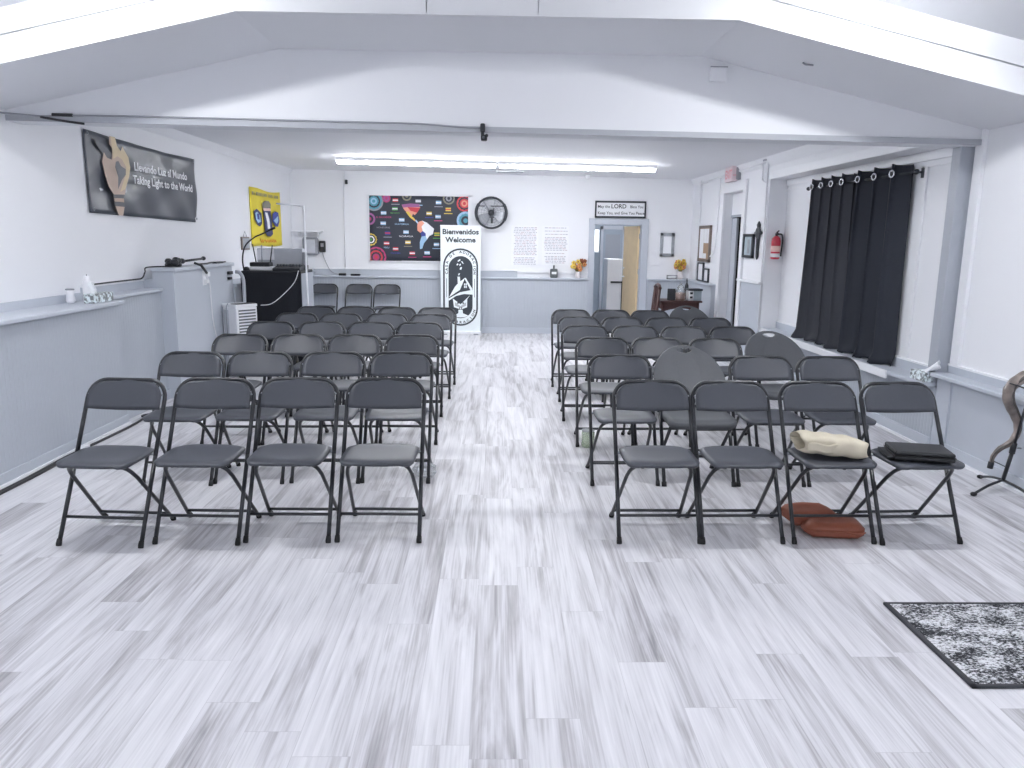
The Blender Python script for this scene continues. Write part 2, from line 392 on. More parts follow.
# right: corner wainscot, rail near the doorway, wainscot under sill, sill, ledges
b = MB().box(3.22, 3.3, 11.5, YB, 0, .93, 'grey_paint').box(3.18, 3.3, 11.48, YB, .93, .955, 'grey_paint', .005)
b.box(3.285, 3.3, 9.52, 10.3, 0, 1.07, 'grey_paint').box(3.25, 3.3, 9.50, 10.42, 1.07, 1.10, 'trim_white', .006)
struct('trim_9', b)
b = MB().box(3.42, XW, 5.78, 9.5, 0, .5, 'bead').box(3.32, XW, 5.80, 9.5, .5, .535, 'grey_paint', .006).box(3.305, 3.325, 6.35, 9.48, .465, .535, 'trim_white', .004)
b.box(3.50, XW, 5.8, 9.5, .535, .615, 'grey_paint').box(3.495, 3.52, 5.8, 9.5, .615, .63, 'trim_white')
struct('trim_10', b)
b = MB().box(3.44, XW, -3, 5.78, 0, .59, 'grey_paint').box(3.36, XW, -3, 5.78, .59, .62, 'grey_paint', .006).box(3.425, 3.45, 5.6, 5.78, .09, .59, 'grey_paint', .003)
b.box(3.495, XW, -3, 5.78, .62, .675, 'grey_paint').box(3.49, XW, -3, 5.78, .675, .69, 'trim_white')
struct('trim_11', b)
b = MB().box(3.425, 3.44, -3, 5.78, .02, .10, 'grey_paint', .004).box(3.405, 3.44, -3, 5.78, 0, .02, 'trim_white').box(3.40, 3.42, 5.78, 9.5, .02, .10, 'grey_paint', .004).box(3.385, 3.42, 5.78, 9.5, 0, .02, 'trim_white')
struct('baseboard_right', b)
# panel trims behind curtain, white edge by the post
b = MB().box(3.50, XW, 6.0, 9.5, 2.26, 2.335, 'trim_white', .004).box(3.505, XW, 6.0, 9.5, 2.21, 2.23, 'trim_white').box(3.49, XW, 5.66, 5.76, .69, 2.5, 'trim_white', .004)
b.box(3.505, XW, 6.40, 6.44, .63, 2.21, 'trim_white')
b.box(3.285, 3.3, 5.9, 9.5, 2.335, 2.42, 'trim_white', .004)
struct('trim_12', b)
b = MB().box(3.405, 3.52, 5.79, 5.90, .535, 2.36, 'grey_post', .006); struct('trim_13', b)
# crown on right wall
b = MB().prism([(3.3, 5.9, cz(3.3)), (3.24, 5.9, cz(3.3)), (3.3, 5.9, cz(3.3)-.11)], (0, 7.3, 0), 'trim_white'); struct('trim_14', b)
# right doorway: deep lining, casing, transom, door leaf ajar, darkness behind painted as near-black panels
b = MB().box(3.3, 3.42, 11.33, 11.36, 0, 2.3, 'soffit_white').box(3.3, 3.42, 10.42, 10.45, 0, 2.3, 'trim_white').box(3.3, 3.42, 10.45, 11.33, 2.27, 2.3, 'trim_white')
b.box(3.27, 3.3, 11.33, 11.46, 0, 2.40, 'trim_white', .004).box(3.27, 3.3, 10.32, 10.45, 0, 2.40, 'trim_white', .004).box(3.27, 3.3, 10.45, 11.33, 2.27, 2.40, 'trim_white', .004)
b.box(3.40, 3.44, 10.45, 11.33, 1.93, 1.965, 'grey_dark').box(3.41, 3.42, 10.45, 11.33, 1.965, 2.27, 'trim_white')
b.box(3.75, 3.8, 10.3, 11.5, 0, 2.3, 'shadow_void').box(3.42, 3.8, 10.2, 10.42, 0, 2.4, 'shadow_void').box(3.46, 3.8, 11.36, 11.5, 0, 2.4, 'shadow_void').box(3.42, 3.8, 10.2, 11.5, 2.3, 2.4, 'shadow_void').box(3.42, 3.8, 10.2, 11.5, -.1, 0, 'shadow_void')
struct('trim_15', b)
b = MB().box(3.425, 3.46, 11.13, 11.355, .01, 1.92, 'grey_paint', .004); struct('door_1', b)
# back doorway casing and the hallway beyond
b = MB().box(DX0-.10, DX0, 13.17, 13.33, 0, DZ+.10, 'grey_paint', .004).box(DX1, DX1+.12, 13.17, 13.33, 0, DZ+.10, 'grey_paint', .004).box(DX0, DX1, 13.17, 13.33, DZ, DZ+.10, 'grey_paint', .004)
struct('trim_16', b)
b = MB().box(1.1, 3.3, 13.3, 16.1, -.1, 0, 'mute').box(1.0, 1.1, 13.3, 16.1, 0, 2.5, 'hall_blue').box(3.2, 3.3, 13.3, 16.1, 0, 2.5, 'wall_white').box(1.0, 3.3, 16.0, 16.1, 0, 2.5, 'hall_blue').box(1.0, 3.3, 13.3, 16.1, 2.4, 2.5, 'ceiling_white')
struct('wall_hallway', b)
t = thing('ceiling_light', 'plain ceiling light in the hallway behind the open tan door', 'light', (2.2, 14.6, 2.4))
obj('diffuser', MB().box(1.9, 2.5, 14.4, 14.8, 2.34, 2.395, 'hall_glow'), t)
d = MB().box(-.79, 0, 0, .04, .012, 1.83, 'wood_tan', .003)
o = obj('door_2', d); o['kind'] = 'structure'
o.location = (DX1-.01, 13.34, .012)
# bake hinge: rotate about right jamb
me = o.data; lo = min(v.co.x for v in me.vertices)
for v in me.vertices: v.co.x += lo; v.co.y += .0
o.rotation_euler = (0, 0, -math.radians(82))
for z, zz in ((.93, 1),):
    h = MB().tube([(-.72, -.005, z), (-.72, -.055, z), (-.60, -.055, z)], .011, 'trim_white').lathe([(.028, 0), (.028, .008)], (-.72, -.004, z), 'trim_white', mx=Matrix.Rotation(PI/2, 4, 'X'))
    h.tube([(-.72, -.005, 1.08), (-.72, -.03, 1.08)], .02, 'trim_white')
    obj('door_handle', h, o, local=True)
h = MB()
for z in (.25, 1.0, 1.6): h.box(-.012, .012, .0, .012, z, z+.09, 'chrome')
obj('hinge', h, o, local=True)
b = MB().box(2.18, 2.58, 15.96, 16.0, 0, 1.80, 'hall_blue', .004).box(2.13, 2.18, 15.95, 16.0, 0, 1.86, 'grey_paint').box(2.58, 2.63, 15.95, 16.0, 0, 1.86, 'grey_paint').box(2.13, 2.63, 15.95, 16.0, 1.8, 1.87, 'grey_paint')
b.box(2.23, 2.53, 15.955, 15.96, .2, .8, 'grey_dark').box(2.23, 2.53, 15.955, 15.96, .95, 1.7, 'grey_dark'); struct('door_3', b)
b = MB().box(1.92, 2.10, 15.97, 16.0, 1.33, 1.80, 'trim_white'); o = struct('window_1', b)
obj('pane', MB().box(1.945, 2.085, 15.96, 15.972, 1.36, 1.78, 'window_glow'), o)
t = thing('cabinet', 'white tall appliance cabinet just inside the far doorway', 'cabinet', (2.2, 14.45, 0))
obj('body', MB().box(2.06, 2.34, 14.4, 14.9, 0, 1.24, 'appliance', .01), t)
obj('worktop', MB().box(2.13, 2.37, 14.36, 14.6, .80, .83, 'black'), t)
obj('side_panel', MB().box(2.335, 2.375, 14.37, 14.9, 0, .80, 'black', .004), t)

# ------------------------------------------------------------------ lamps
def fixture(label, x0, x1, y0, y1, zf, glow, group, along='x'):
    xc, yc = (x0+x1)/2, (y0+y1)/2
    t = thing('ceiling_light', label, 'light', (xc, yc, zf(xc)-.09), 0, group)
    def bar(a0, a1, w0, w1, m, r=0):
        b_ = MB()
        if along == 'x':
            b_.prism([(x0+r, yc+a0, zf(x0)-w1), (x1-r, yc+a0, zf(x1)-w1), (x1-r, yc+a0, zf(x1)-w0), (x0+r, yc+a0, zf(x0)-w0)], (0, a1-a0, 0), m)
        else:
            b_.prism([(xc+a0, y0+r, zf(xc+a0)-w1), (xc+a1, y0+r, zf(xc+a1)-w1), (xc+a1, y0+r, zf(xc+a1)-w0), (xc+a0, y0+r, zf(xc+a0)-w0)], (0, y1-y0-2*r, 0), m)
        return b_
    obj('housing', bar(-.06, .06, .0, .05, 'trim_white'), t)
    obj('diffuser', bar(-.045, .045, .05, .085, glow, .02), t)
    return t
g = 'ceiling strip lights'
fixture('long white fluorescent strip on the far ceiling, left of the pair', -2.22, -.01, 10.9, 11.02, cz, 'tube_glow', g)
fixture('long white fluorescent strip on the far ceiling, right of the pair', .01, 2.2, 10.9, 11.02, cz, 'tube_glow', g)
fixture('added fluorescent strip hidden behind the beam above the middle chair rows', -1.3, 1.3, 7.0, 7.12, cz, 'tube_glow', g)  # unseen lamp added to brighten the back room, hidden by the beam
for sx in (-1, 1):
    w = 'left' if sx < 0 else 'right'
    x0, x1 = (-2.54, -2.04) if sx < 0 else (1.94, 2.44)
    fixture('short strip light on the %s slope of the front ceiling, beside the beam' % w, x0, x1, 3.98, 4.10, ft, 'corner_glow', g)
    fixture('added strip light on the %s slope of the front ceiling, unseen behind the viewer' % w, sx*2.3-.06, sx*2.3+.06, -1.4, .4, ft, 'front_fill', g, 'y')  # pair of out-of-view lamps added for general light in the front room

# ------------------------------------------------------------------ folding chairs
def arc2(c, r, a0, a1, n): return [(c[0]+r*math.cos(a0+(a1-a0)*k/n), c[1]+r*math.sin(a0+(a1-a0)*k/n)) for k in range(n+1)]
def tline(z): return .415*z/.808          # y of the front/back tube at height z
def make_chair(label):
    t = thing('folding_chair', label, 'chair', (0, 0, 0), 0, 'black plastic folding chairs')
    HW = .2155
    def edge_r(d, r): return 0 if d >= r else r-math.sqrt(max(0, r*r-(r-d)**2))
    y0, y1, rr = -.032, .29, .06
    vs = [0, .02, .05, .09, .14, .22, .35, .5, .65, .78, .86, .91, .95, .98, 1]
    def seat(u, v):
        j = v*(len(vs)-1); k = min(int(j), len(vs)-2); f = vs[k]+(vs[k+1]-vs[k])*(j-k)
        y = y0+(y1-y0)*f; d = min(y-y0, y1-y)
        hw = (.195+.004*f)-edge_r(d, rr)*.9
        q = u*2-1; x = q*hw
        z = .460-.014*(1-q*q)*math.sin(PI*min(1, f*1.1))-.016*max(0, (.22-f)/.22)**2-.010*abs(q)**6+.006*f
        return (x, y, z)
    obj('seat', MB().sheet(seat, 14, 14, .016, 'plastic'), t)
    # backrest: rounded upper corners, slightly hollow
    zb, zt, cr = .662, .802, .085
    def back(u, v):
        q = u*2-1; z = zb+(zt-zb)*v
        hw = .204; d = zt-z
        if d < cr: hw -= cr-math.sqrt(max(0, cr*cr-(cr-d)**2)) if d < cr else 0
        z2 = z-.010*(1-q*q)*(1-v)
        return (q*hw, tline(z2)-.020+.022*(1-q*q), z2)
    vals = [0, .15, .3, .42, .55, .66, .76, .84, .9, .95, .98, 1]
    bk = MB().sheet(lambda u, v: back(u, vals[round(v*11)]), 14, 11, -.011, 'plastic')
    br = obj('backrest', bk, t)
    obj('bolt', MB().blob((-.204, tline(.735)-.016, .735), (.007, .006, .007), 'bolt', 1).blob((.204, tline(.735)-.016, .735), (.007, .006, .007), 'bolt', 1), br, local=True)
    # upper hoop of the front tube
    pts = [(-HW, .43)]+[(-HW, .60)]+[(x, z) for x, z in arc2((-HW+.095, .712), .095, PI, PI/2, 7)]+[(x, z) for x, z in arc2((HW-.095, .712), .095, PI/2, 0, 7)]+[(HW, .60), (HW, .43)]
    obj('back_frame', MB().tube([(x, tline(z), z) for x, z in pts], .0115, 'frame'), t)
    for sx in (-1, 1):
        l = obj('leg', MB().tube([(sx*(HW+.002), tline(.02), .02), (sx*HW, tline(.43), .43)], .0115, 'frame'), t)
        obj('rubber_foot', MB().tube([(sx*(HW+.002), 0, 0), (sx*(HW+.002), .003, .012), (sx*(HW+.002), .014, .034)], .015, 'rubber', radii=[.014, .015, .013]), l, local=True)
    for sx in (-1, 1):
        P = smoothpath([(sx*.10, .005, .436), (sx*.13, .02, .430), (sx*.158, .055, .40), (sx*.170, .09, .362), (sx*.1735, .105, .3453)], 4)+[(sx*.199, .388, .02)]
        l = obj('leg', MB().tube(P, .0105, 'frame'), t)
        obj('rubber_foot', MB().tube([(sx*.197, .404, 0), (sx*.197, .40, .012), (sx*.197, .384, .03)], .015, 'rubber', radii=[.014, .016, .013]), l, local=True)
    obj('stretcher', MB().tube([(-HW, tline(.135), .135), (HW, tline(.135), .135)], .0085, 'frame', 6), t)
    obj('stretcher', MB().tube([(-.197, .352, .06), (.197, .352, .06)], .0085, 'frame', 6), t)
    obj('seat_rail', MB().tube([(-.10, .01, .436), (.10, .01, .436)], .0105, 'frame', 6), t)
    for sx in (-1, 1): obj('pivot', MB().tube([(sx*HW, tline(.44), .44), (sx*.17, tline(.44), .44)], .008, 'bolt', 6), t)
    return t

def make_resin(label):
    t = thing('folding_chair', label, 'chair', (0, 0, 0), 0, 'wide resin folding chairs with a round back')
    def bl(z): return .40*(z-.44)/.40+.20
    # back shell: half-oval with a grip slot
    o = bmesh.new()
    outer = [(-.235, .555), (.235, .555), (.248, .62)]+[(.25*math.cos(a), .64+.215*math.sin(a)) for a in [PI*k/20 for k in range(1, 20)]]+[(-.248, .62)]
    hole = [(.055*math.cos(a), .828+(.011 if math.sin(a) > 0 else .022)*math.sin(a)) for a in [2*PI*k/14 for k in range(14)]]
    E = []
    for loop in (outer, hole):
        vv = [o.verts.new((x, 0, z)) for x, z in loop]
        E += [o.edges.new((vv[i], vv[(i+1) % len(vv)])) for i in range(len(vv))]
    bmesh.ops.triangle_fill(o, use_beauty=True, use_dissolve=False, edges=E)
    bmesh.ops.subdivide_edges(o, edges=[e for e in o.edges if e.calc_length() > .1], cuts=2, use_grid_fill=False)
    bmesh.ops.triangulate(o, faces=o.faces)
    geo = bmesh.ops.extrude_face_region(o, geom=list(o.faces))
    for v in geo['geom']:
        if isinstance(v, bmesh.types.BMVert): v.co.y += .022
    bmesh.ops.recalc_face_normals(o, faces=o.faces)
    for v in o.verts: v.co.y += bl(v.co.z)-.06*(v.co.x/.25)**2*.5
    obj('backrest', MB().take(o, 'resin'), t)
    def seat(u, v):
        q = u*2-1; y = -.06+.40*v; d = min(v, 1-v)*.40; hw = .222-(0 if d > .06 else .06-math.sqrt(max(0, .0036-(.06-d)**2)))
        return (q*hw, y, .455-.015*(1-q*q)*math.sin(PI*v)-.02*max(0, .2-v)/.2)
    obj('seat', MB().sheet(seat, 12, 16, .038, 'resin'), t)
    HW = .232
    for sx in (-1, 1):
        l = obj('leg', MB().tube([(sx*HW, .0, .02), (sx*HW, .215, .455)], .0125, 'frame'), t)
        obj('rubber_foot', MB().tube([(sx*HW, -.008, 0), (sx*HW, .004, .03)], .017, 'rubber'), l, local=True)
        l = obj('leg', MB().tube([(sx*.20, .0, .425), (sx*.20, .40, .02)], .0115, 'frame'), t)
        obj('rubber_foot', MB().tube([(sx*.20, .416, 0), (sx*.20, .392, .03)], .0165, 'rubber'), l, local=True)
        obj('back_post', MB().tube([(sx*HW, .215, .455), (sx*.228, bl(.58)+.005, .58), (sx*.20, bl(.66)+.012, .66)], .0125, 'frame'), t)
    obj('stretcher', MB().tube([(-HW, .10, .22), (HW, .10, .22)], .009, 'frame', 6), t)
    obj('stretcher', MB().tube([(-.20, .30, .12), (.20, .30, .12)], .009, 'frame', 6), t)
    return t

ordn = ['', 'front', 'second', 'third', 'fourth', 'fifth', 'rearmost']
seat_n = ['nearest the aisle', 'second from the aisle', 'third from the aisle', 'farthest from the aisle']
LX = [[-2.05, -1.565, -1.10, -.62], [-2.06, -1.612, -1.12, -.66], [-2.05, -1.59, -1.15, -.685], [-2.09, -1.625, -1.165, -.71], [-2.05, -1.60, -1.14, -.685], [-2.04, -1.59, -1.13, -.675]]
LY = [3.87, 4.86, 5.82, 6.77, 7.57, 8.33]
RX = [[.885, 1.335, 1.832, 2.305], [.86, 1.35, 1.832, 2.305], [.86, 1.32, 1.785, 2.29], [.825, 1.28, 1.735, 2.19], [.855, 1.30, 1.745, 2.20], [.84, 1.29, 1.74, 2.21]]
RY = [3.89, 4.86, 5.82, 6.68, 7.49, 8.28]
ROT = {(0, 0): -3.5, (0, 1): -1.5, (0, 2): 0, (0, 3): -.5}
ROTR = {(0, 0): .5, (0, 1): 1, (0, 2): .5, (0, 3): 1.5}
resin_spots = {(2, 1): 'grey round-backed resin folding chair behind the front row, scuffed beside its grip slot',
               (3, 3): 'grey round-backed resin folding chair farthest from the aisle, before the dark curtains',
               (6, 3): 'greenish grey round-backed resin folding chair in front of the dark wooden table'}
proto = None; rproto = None
def place(kind, x, y, rz, label):
    global proto, rproto
    if kind == 'resin':
        if rproto is None: rproto = make_resin(label); o = rproto; o.location = (x, y, 0); o.rotation_euler = (0, 0, rz)
        else: o = dup(rproto, (x, y, 0), rz, label)
    else:
        if proto is None: proto = make_chair(label); o = proto; o.location = (x, y, 0); o.rotation_euler = (0, 0, rz)
        else: o = dup(proto, (x, y, 0), rz, label)
    return o
jr = random.Random(3)
for r in range(6):
    for k in range(4):
        place('std', LX[r][k], LY[r]+(-.075, -.045, -.02, 0)[k]*(1-r*.15)+jr.uniform(-.01, .01), math.radians(ROT.get((r, k), jr.uniform(-.9, .9))),
              'black folding chair in the %s row of the left block, %s' % (ordn[r+1], seat_n[3-k]))
for r in range(6):
    for k in range(4):
        x, y = RX[r][k], RY[r]-.035+jr.uniform(-.01, .01); rz = math.radians(ROTR.get((r, k), jr.uniform(-.9, .9)))
        if (r+1, k) in resin_spots: place('resin', x, y, rz, resin_spots[(r+1, k)])
        elif (r, k) == (0, 2): place('std', x, y, rz, 'black folding chair with the cream bag on its seat, front row at right')
        elif (r, k) == (0, 3): place('std', x, y, rz+.02, 'black folding chair with the black zip case on its seat, front row at right')
        else: place('std', x, y, rz, 'black folding chair in the %s row of the right block, %s' % (ordn[r+1], seat_n[k]))
for x, lab in ((-2.86, 'black folding chair against the back wall, nearest the black desk'), (-2.30, 'black folding chair against the back wall, middle of the three'), (-1.83, 'black folding chair against the back wall, nearest the welcome banner')):
    place('std', x, 12.56, math.radians(jr.uniform(-2, 2)), lab)

# ------------------------------------------------------------------ things on and under the front row
def pillow(c, lx, ly, lz, m, rz=0., bumps=.1, tip=(0, 0)):
    """soft lump with a flat underside"""
    b_ = MB(); o = bmesh.new(); bmesh.ops.create_cube(o, size=2)
    bmesh.ops.subdivide_edges(o, edges=list(o.edges), cuts=7, use_grid_fill=True)
    rng = random.Random(int(lx*1000))
    ph = [rng.uniform(0, 6) for _ in range(6)]
    for v in o.verts:
        x, y, z = v.co
        e = (1-abs(x)**8*.2)*(1-abs(y)**8*.2)
        zz = z*e*(1-.5*max(abs(x), abs(y))**9)
        w = 1+bumps*math.sin(x*4+ph[0])*math.cos(y*3+ph[1])
        x2 = x*(1-.09*y**8); y2 = y*(1-.16*x**8)
        v.co = Vector((x2*lx/2, y2*ly/2, lz/2+zz*lz/2*w if z > 0 else lz/2+zz*lz/2))
        v.co.z += tip[0]*v.co.x+tip[1]*v.co.y
    bmesh.ops.rotate(o, cent=(0, 0, 0), matrix=Matrix.Rotation(rz, 3, 'Z'), verts=o.verts)
    bmesh.ops.translate(o, vec=Vector(c), verts=o.verts)
    return b_.take(o, m, True)
t = thing('folded_bag', 'cream canvas bag folded over on the seat of a front-row chair', 'bag', (1.86, 4.02, .447))
fb_ = MB()
def bagf(u, v):
    a = 2*PI*v; q = u*2-1
    ry, rz_ = .085, .05*(1-.25*q**6)
    x = q*.175+.012*math.sin(a*3+q*2); k = 1+.06*math.sin(q*9+a*2)
    s_, c_ = math.sin(a), math.cos(a)
    return (1.81+x*.93, 3.99+.03*-q+ry*k*math.copysign(abs(c_)**.6, c_), (.522-.012*q)+rz_*k*math.copysign(abs(s_)**.6, s_))
fb_.sheet(bagf, 20, 22, .004, 'tan_bag')
obj('body', fb_, t)
obj('flap', MB().sheet(lambda u, v: (1.66+.31*u, 3.905-.006*math.sin(u*9)-.004, .552-.02*u-.045*v+.006*math.sin(u*14)), 16, 6, .005, 'tan_bag'), t)
obj('handle', MB().tube(smoothpath([(1.96, 3.96, .515), (1.995, 3.945, .53), (2.005, 3.98, .50), (1.975, 4.01, .49)], 5), .007, 'black', 6), t)
t = thing('zip_case', 'flat black zipped case lying on the rightmost front-row chair', 'case', (2.33, 4.02, .447))
mxr = Matrix.Translation((2.295, 3.965, .464)) @ Matrix.Rotation(math.radians(-12), 4, 'Z')
obj('body', MB().box(-.15, .15, -.11, .11, 0, .024, 'black_leather', .009, 3, mx=mxr), t)
obj('lid', MB().box(-.148, .148, -.108, .108, .026, .048, 'black_leather', .009, 3, mx=mxr), t)
obj('zip', MB().box(-.151, .151, -.111, .111, .0235, .0265, 'rubber', mx=mxr), t)
obj('folder', MB().box(-.185, -.02, -.09, .10, .0, .018, 'black_leather', .006, mx=mxr), t)
t = thing('leather_bag', 'soft brown leather bag lying on the floor under the front row', 'bag', (1.86, 4.12, 0))
obj('body', pillow((1.875, 4.02, .004), .32, .24, .085, 'brown_leather', -.12), t)
obj('flap', pillow((1.79, 4.13, .03), .28, .20, .085, 'brown_leather', .12), t)
obj('piping', MB().tube(smoothpath([(1.735, 3.93, .05), (1.76, 3.905, .052), (1.87, 3.89, .052), (1.98, 3.88, .052), (2.015, 3.90, .05)], 5), .004, 'brown_leather', 6), t)
# green bottle pack / clear bag
t = thing('plastic_container', 'small clear green-tinted container on the floor under a right-block aisle chair', 'container', (.725, 5.80, 0))
obj('body', MB().lathe([(.045, .002), (.052, .012), (.05, .06), (.052, .115), (.048, .125)], (.725, 5.80, 0), 'plastic_green', 18), t)
obj('lid', MB().lathe([(.05, .126), (.05, .14), (.02, .146)], (.725, 5.80, 0), 'plastic_clear', 18), t)
bgm = MB()
o = bmesh.new(); bmesh.ops.create_icosphere(o, subdivisions=3, radius=1)
rng = random.Random(5)
for v in o.verts:
    k = 1+rng.uniform(-.18, .18); v.co = Vector((-.475+v.co.x*.075*k, 5.0+v.co.y*.07*k, max(.002, .055+v.co.z*.055*k)))
bgm.take(o, 'plastic_clear'); tag(obj('plastic_bag', bgm), 'crumpled clear plastic bag on the floor beside the left aisle chair', 'bag')

# ------------------------------------------------------------------ rug
t = thing('rug', 'small black and white speckled rug on the floor at right', 'rug', (2.3, 2.84, 0))
obj('pile', MB().box(1.765, 2.84, 2.525, 3.155, .001, .011, 'rug', .003), t)
e = MB()
for x0, x1, y0, y1 in ((1.75, 1.772, 2.51, 3.17), (2.83, 2.852, 2.51, 3.17), (1.75, 2.852, 2.51, 2.526), (1.75, 2.852, 3.156, 3.17)): e.box(x0, x1, y0, y1, 0, .0125, 'ink', .003)
obj('binding', e, t)

# ------------------------------------------------------------------ horn on its stand
t = thing('horn_stand', 'black metal tripod stand holding the twisted horn by the right wall', 'stand', (3.26, 4.74, 0))
hub = (3.26, 4.74, .085)
obj('pole', MB().tube([hub, (3.285, 4.72, .30)], .013, 'frame').tube([(3.285, 4.72, .30), (3.325, 4.69, .70)], .009, 'frame'), t)
obj('collar', MB().tube([(3.281, 4.722, .27), (3.287, 4.718, .34)], .018, 'black').tube([(3.284, 4.72, .31), (3.325, 4.70, .31)], .006, 'bolt', 6), t)
for fx, fy in ((3.025, 4.66), (3.30, 5.03), (3.36, 4.56)):
    l = obj('leg', MB().tube(smoothpath([hub, ((hub[0]+fx)/2, (hub[1]+fy)/2, .06), (fx, fy, .014)], 3), .009, 'frame', 6), t)
    obj('rubber_foot', MB().blob((fx, fy, .015), (.022, .018, .014), 'rubber', 2), l)
obj('support_arm', MB().tube([(3.275, 4.73, .17), (3.175, 4.735, .215)], .0035, 'frame', 6).tube([(3.324, 4.69, .69), (3.245, 4.70, .72), (3.19, 4.70, .735)], .005, 'frame', 6).tube([(3.324, 4.69, .70), (3.42, 4.66, .685)], .005, 'frame', 6), t)
t = thing('shofar', 'long twisted glossy ram horn with pale middle on the black stand', 'horn', (3.17, 4.74, .13))
hp = smoothpath([(3.165, 4.735, .20), (3.17, 4.735, .245), (3.205, 4.735, .295), (3.265, 4.735, .335), (3.305, 4.735, .40), (3.300, 4.735, .47), (3.262, 4.735, .54), (3.222, 4.735, .61), (3.215, 4.735, .68), (3.25, 4.735, .735), (3.315, 4.735, .775), (3.40, 4.735, .80)], 8)
n = len(hp); rad = [.0125+.030*(i/(n-1))**1.1 for i in range(n)]
h = MB(); h.tube(hp, .02, 'horn', 14, radii=[r_*(1+.04*math.sin(i*.9)) for i, r_ in enumerate(rad)]); obj('horn', h, t)
obj('rib', MB().tube([p+Vector((-.55*rad[i]*math.cos(i*.06), -.72*rad[i], .35*rad[i])) for i, p in enumerate(hp)], .01, 'horn_dark', 8, radii=[r_*.34 for r_ in rad]), t)
obj('mouthpiece', MB().tube([(3.159, 4.735, .165), (3.164, 4.735, .208)], .018, 'black', 12), t)

for nm in ('horn_stand', 'shofar'): bpy.data.objects[nm].location.x += .06

# ------------------------------------------------------------------ ledge decor boxes
def tissue_box(name, label, c, s, up):
    t_ = thing(name, label, 'box', c)
    obj('box', MB().box(c[0]-.04, c[0]+.04, c[1]-s, c[1]+s, c[2]+.001, c[2]+.075, 'mottle', .006), t_)
    return t_
t = tissue_box('tissue_box', 'patterned tissue box with a white tissue on the sill by the grey post', (3.362, 5.895, .535), .10, 1)
obj('tissue', MB().sheet(lambda u, v: (3.355+.05*v+.03*(u-.5)+.010*math.sin(u*13), 5.87-.12*v+.11*(u-.5)*(1-.3*v), .600+.085*v+.020*math.sin(u*10+v*3)*(.4+v)-.03*(u-.5)**2), 10, 8, .006, 'tissue'), t)
t = tissue_box('tissue_box', 'patterned tissue box at the end of the left ledge', (-3.20, 6.25, 1.055), .16, 1)
obj('tissue', MB().sheet(lambda u, v: (-3.2+.05*(u-.5)+.01*math.sin(v*5), 6.16+.05*math.sin(u*4)*v, 1.125+.09*v+.01*math.sin(u*9)), 8, 8, .006, 'tissue'), t)
t = thing('candle', 'white pillar candle standing behind the box on the left ledge', 'candle', (-3.31, 6.30, 1.055))
obj('wax', MB().lathe([(.036, 1.055), (.038, 1.07), (.036, 1.20), (.022, 1.235), (.02, 1.26)], (-3.31, 6.30, 0), 'candle'), t); obj('wick', MB().tube([(-3.31, 6.3, 1.26), (-3.31, 6.3, 1.275)], .002, 'cord_black', 5), t)
t = thing('vase', 'small white dark-rimmed jar on the left ledge beside the candle', 'jar', (-3.36, 6.13, 1.055))
obj('body', MB().lathe([(.025, 1.055), (.035, 1.075), (.028, 1.12), (.03, 1.16)], (-3.36, 6.13, 0), 'candle'), t); obj('rim', MB().ring((-3.36, 6.13, 1.162), .027, .006, 'device_grey', (0, 0, 1)), t)

# ------------------------------------------------------------------ left banner (torch)
PX = -3.438
t = thing('banner', 'dark grey vinyl banner with a torch and white lettering on left wall', 'banner', (PX, 7.87, 1.75))
def ban(u, v):
    y = 6.69+2.37*u; z = 1.77-.035*u+(.68+.018*u)*v-.012*math.sin(PI*u)*v
    w = .009*math.sin(u*23+v*7)*(1-v*.4)+.006*math.sin(u*11-v*9)+.011*math.exp(-((u-.1-(1-v)*.25)*9)**2)+.008*math.exp(-((u-.93+(1-v)*.22)*10)**2)
    return (PX+w, y, z)
obj('cloth', MB().sheet(ban, 60, 16, .003, 'charcoal_vinyl'), t)
bx = PX+.027
q = lambda L, m, b_, d=0: b_.poly([(bx+d, y, z) for y, z in L], m)
b = MB()
q([(7.08, 1.94), (7.0, 2.0), (6.95, 2.1), (6.92, 2.21), (6.96, 2.29), (7.01, 2.25), (7.09, 2.24), (7.12, 2.34), (7.07, 2.37), (7.08, 2.44), (7.18, 2.44), (7.21, 2.37), (7.27, 2.33), (7.31, 2.38), (7.41, 2.29), (7.43, 2.2), (7.39, 2.11), (7.32, 2.02), (7.28, 1.95)], 'hand', b)
q([(7.12, 2.25), (7.10, 2.44), (7.18, 2.44), (7.21, 2.37), (7.27, 2.33), (7.31, 2.37), (7.41, 2.29), (7.43, 2.2), (7.39, 2.11), (7.30, 2.0), (7.2, 1.97), (7.32, 2.12), (7.35, 2.2), (7.28, 2.26), (7.2, 2.28)], 'flame', b, .001)
q([(7.16, 2.23), (7.21, 2.24), (7.25, 2.2), (7.34, 2.18), (7.33, 2.13), (7.25, 2.08), (7.18, 2.01), (7.16, 1.99), (7.18, 2.1), (7.14, 2.18)], 'flame_dark', b, .002)
q([(6.80, 2.40), (6.94, 2.36), (7.1, 2.3), (7.07, 2.24), (6.99, 2.24), (6.93, 2.28), (6.84, 2.34)], 'flame_dark', b, -.001)
q([(7.08, 1.91), (7.26, 1.915), (7.26, 1.88), (7.08, 1.88)], 'hand', b)
q([(7.09, 1.84), (7.26, 1.84), (7.24, 1.8), (7.22, 1.76), (7.14, 1.76), (7.12, 1.79)], 'hand', b)
q([(7.07, 1.938), (7.27, 1.945), (7.27, 1.918), (7.07, 1.914)], 'flame_dark', b); q([(7.07, 1.877), (7.27, 1.877), (7.27, 1.843), (7.07, 1.843)], 'flame_dark', b)
obj('torch_print', b, t)
obj('lettering', MB().text('Llevando Luz al Mundo', (bx, 7.51, 2.185), (0, 1, 0), (0, 0, 1), .075, 'white_ink', 1.25, .026), t)
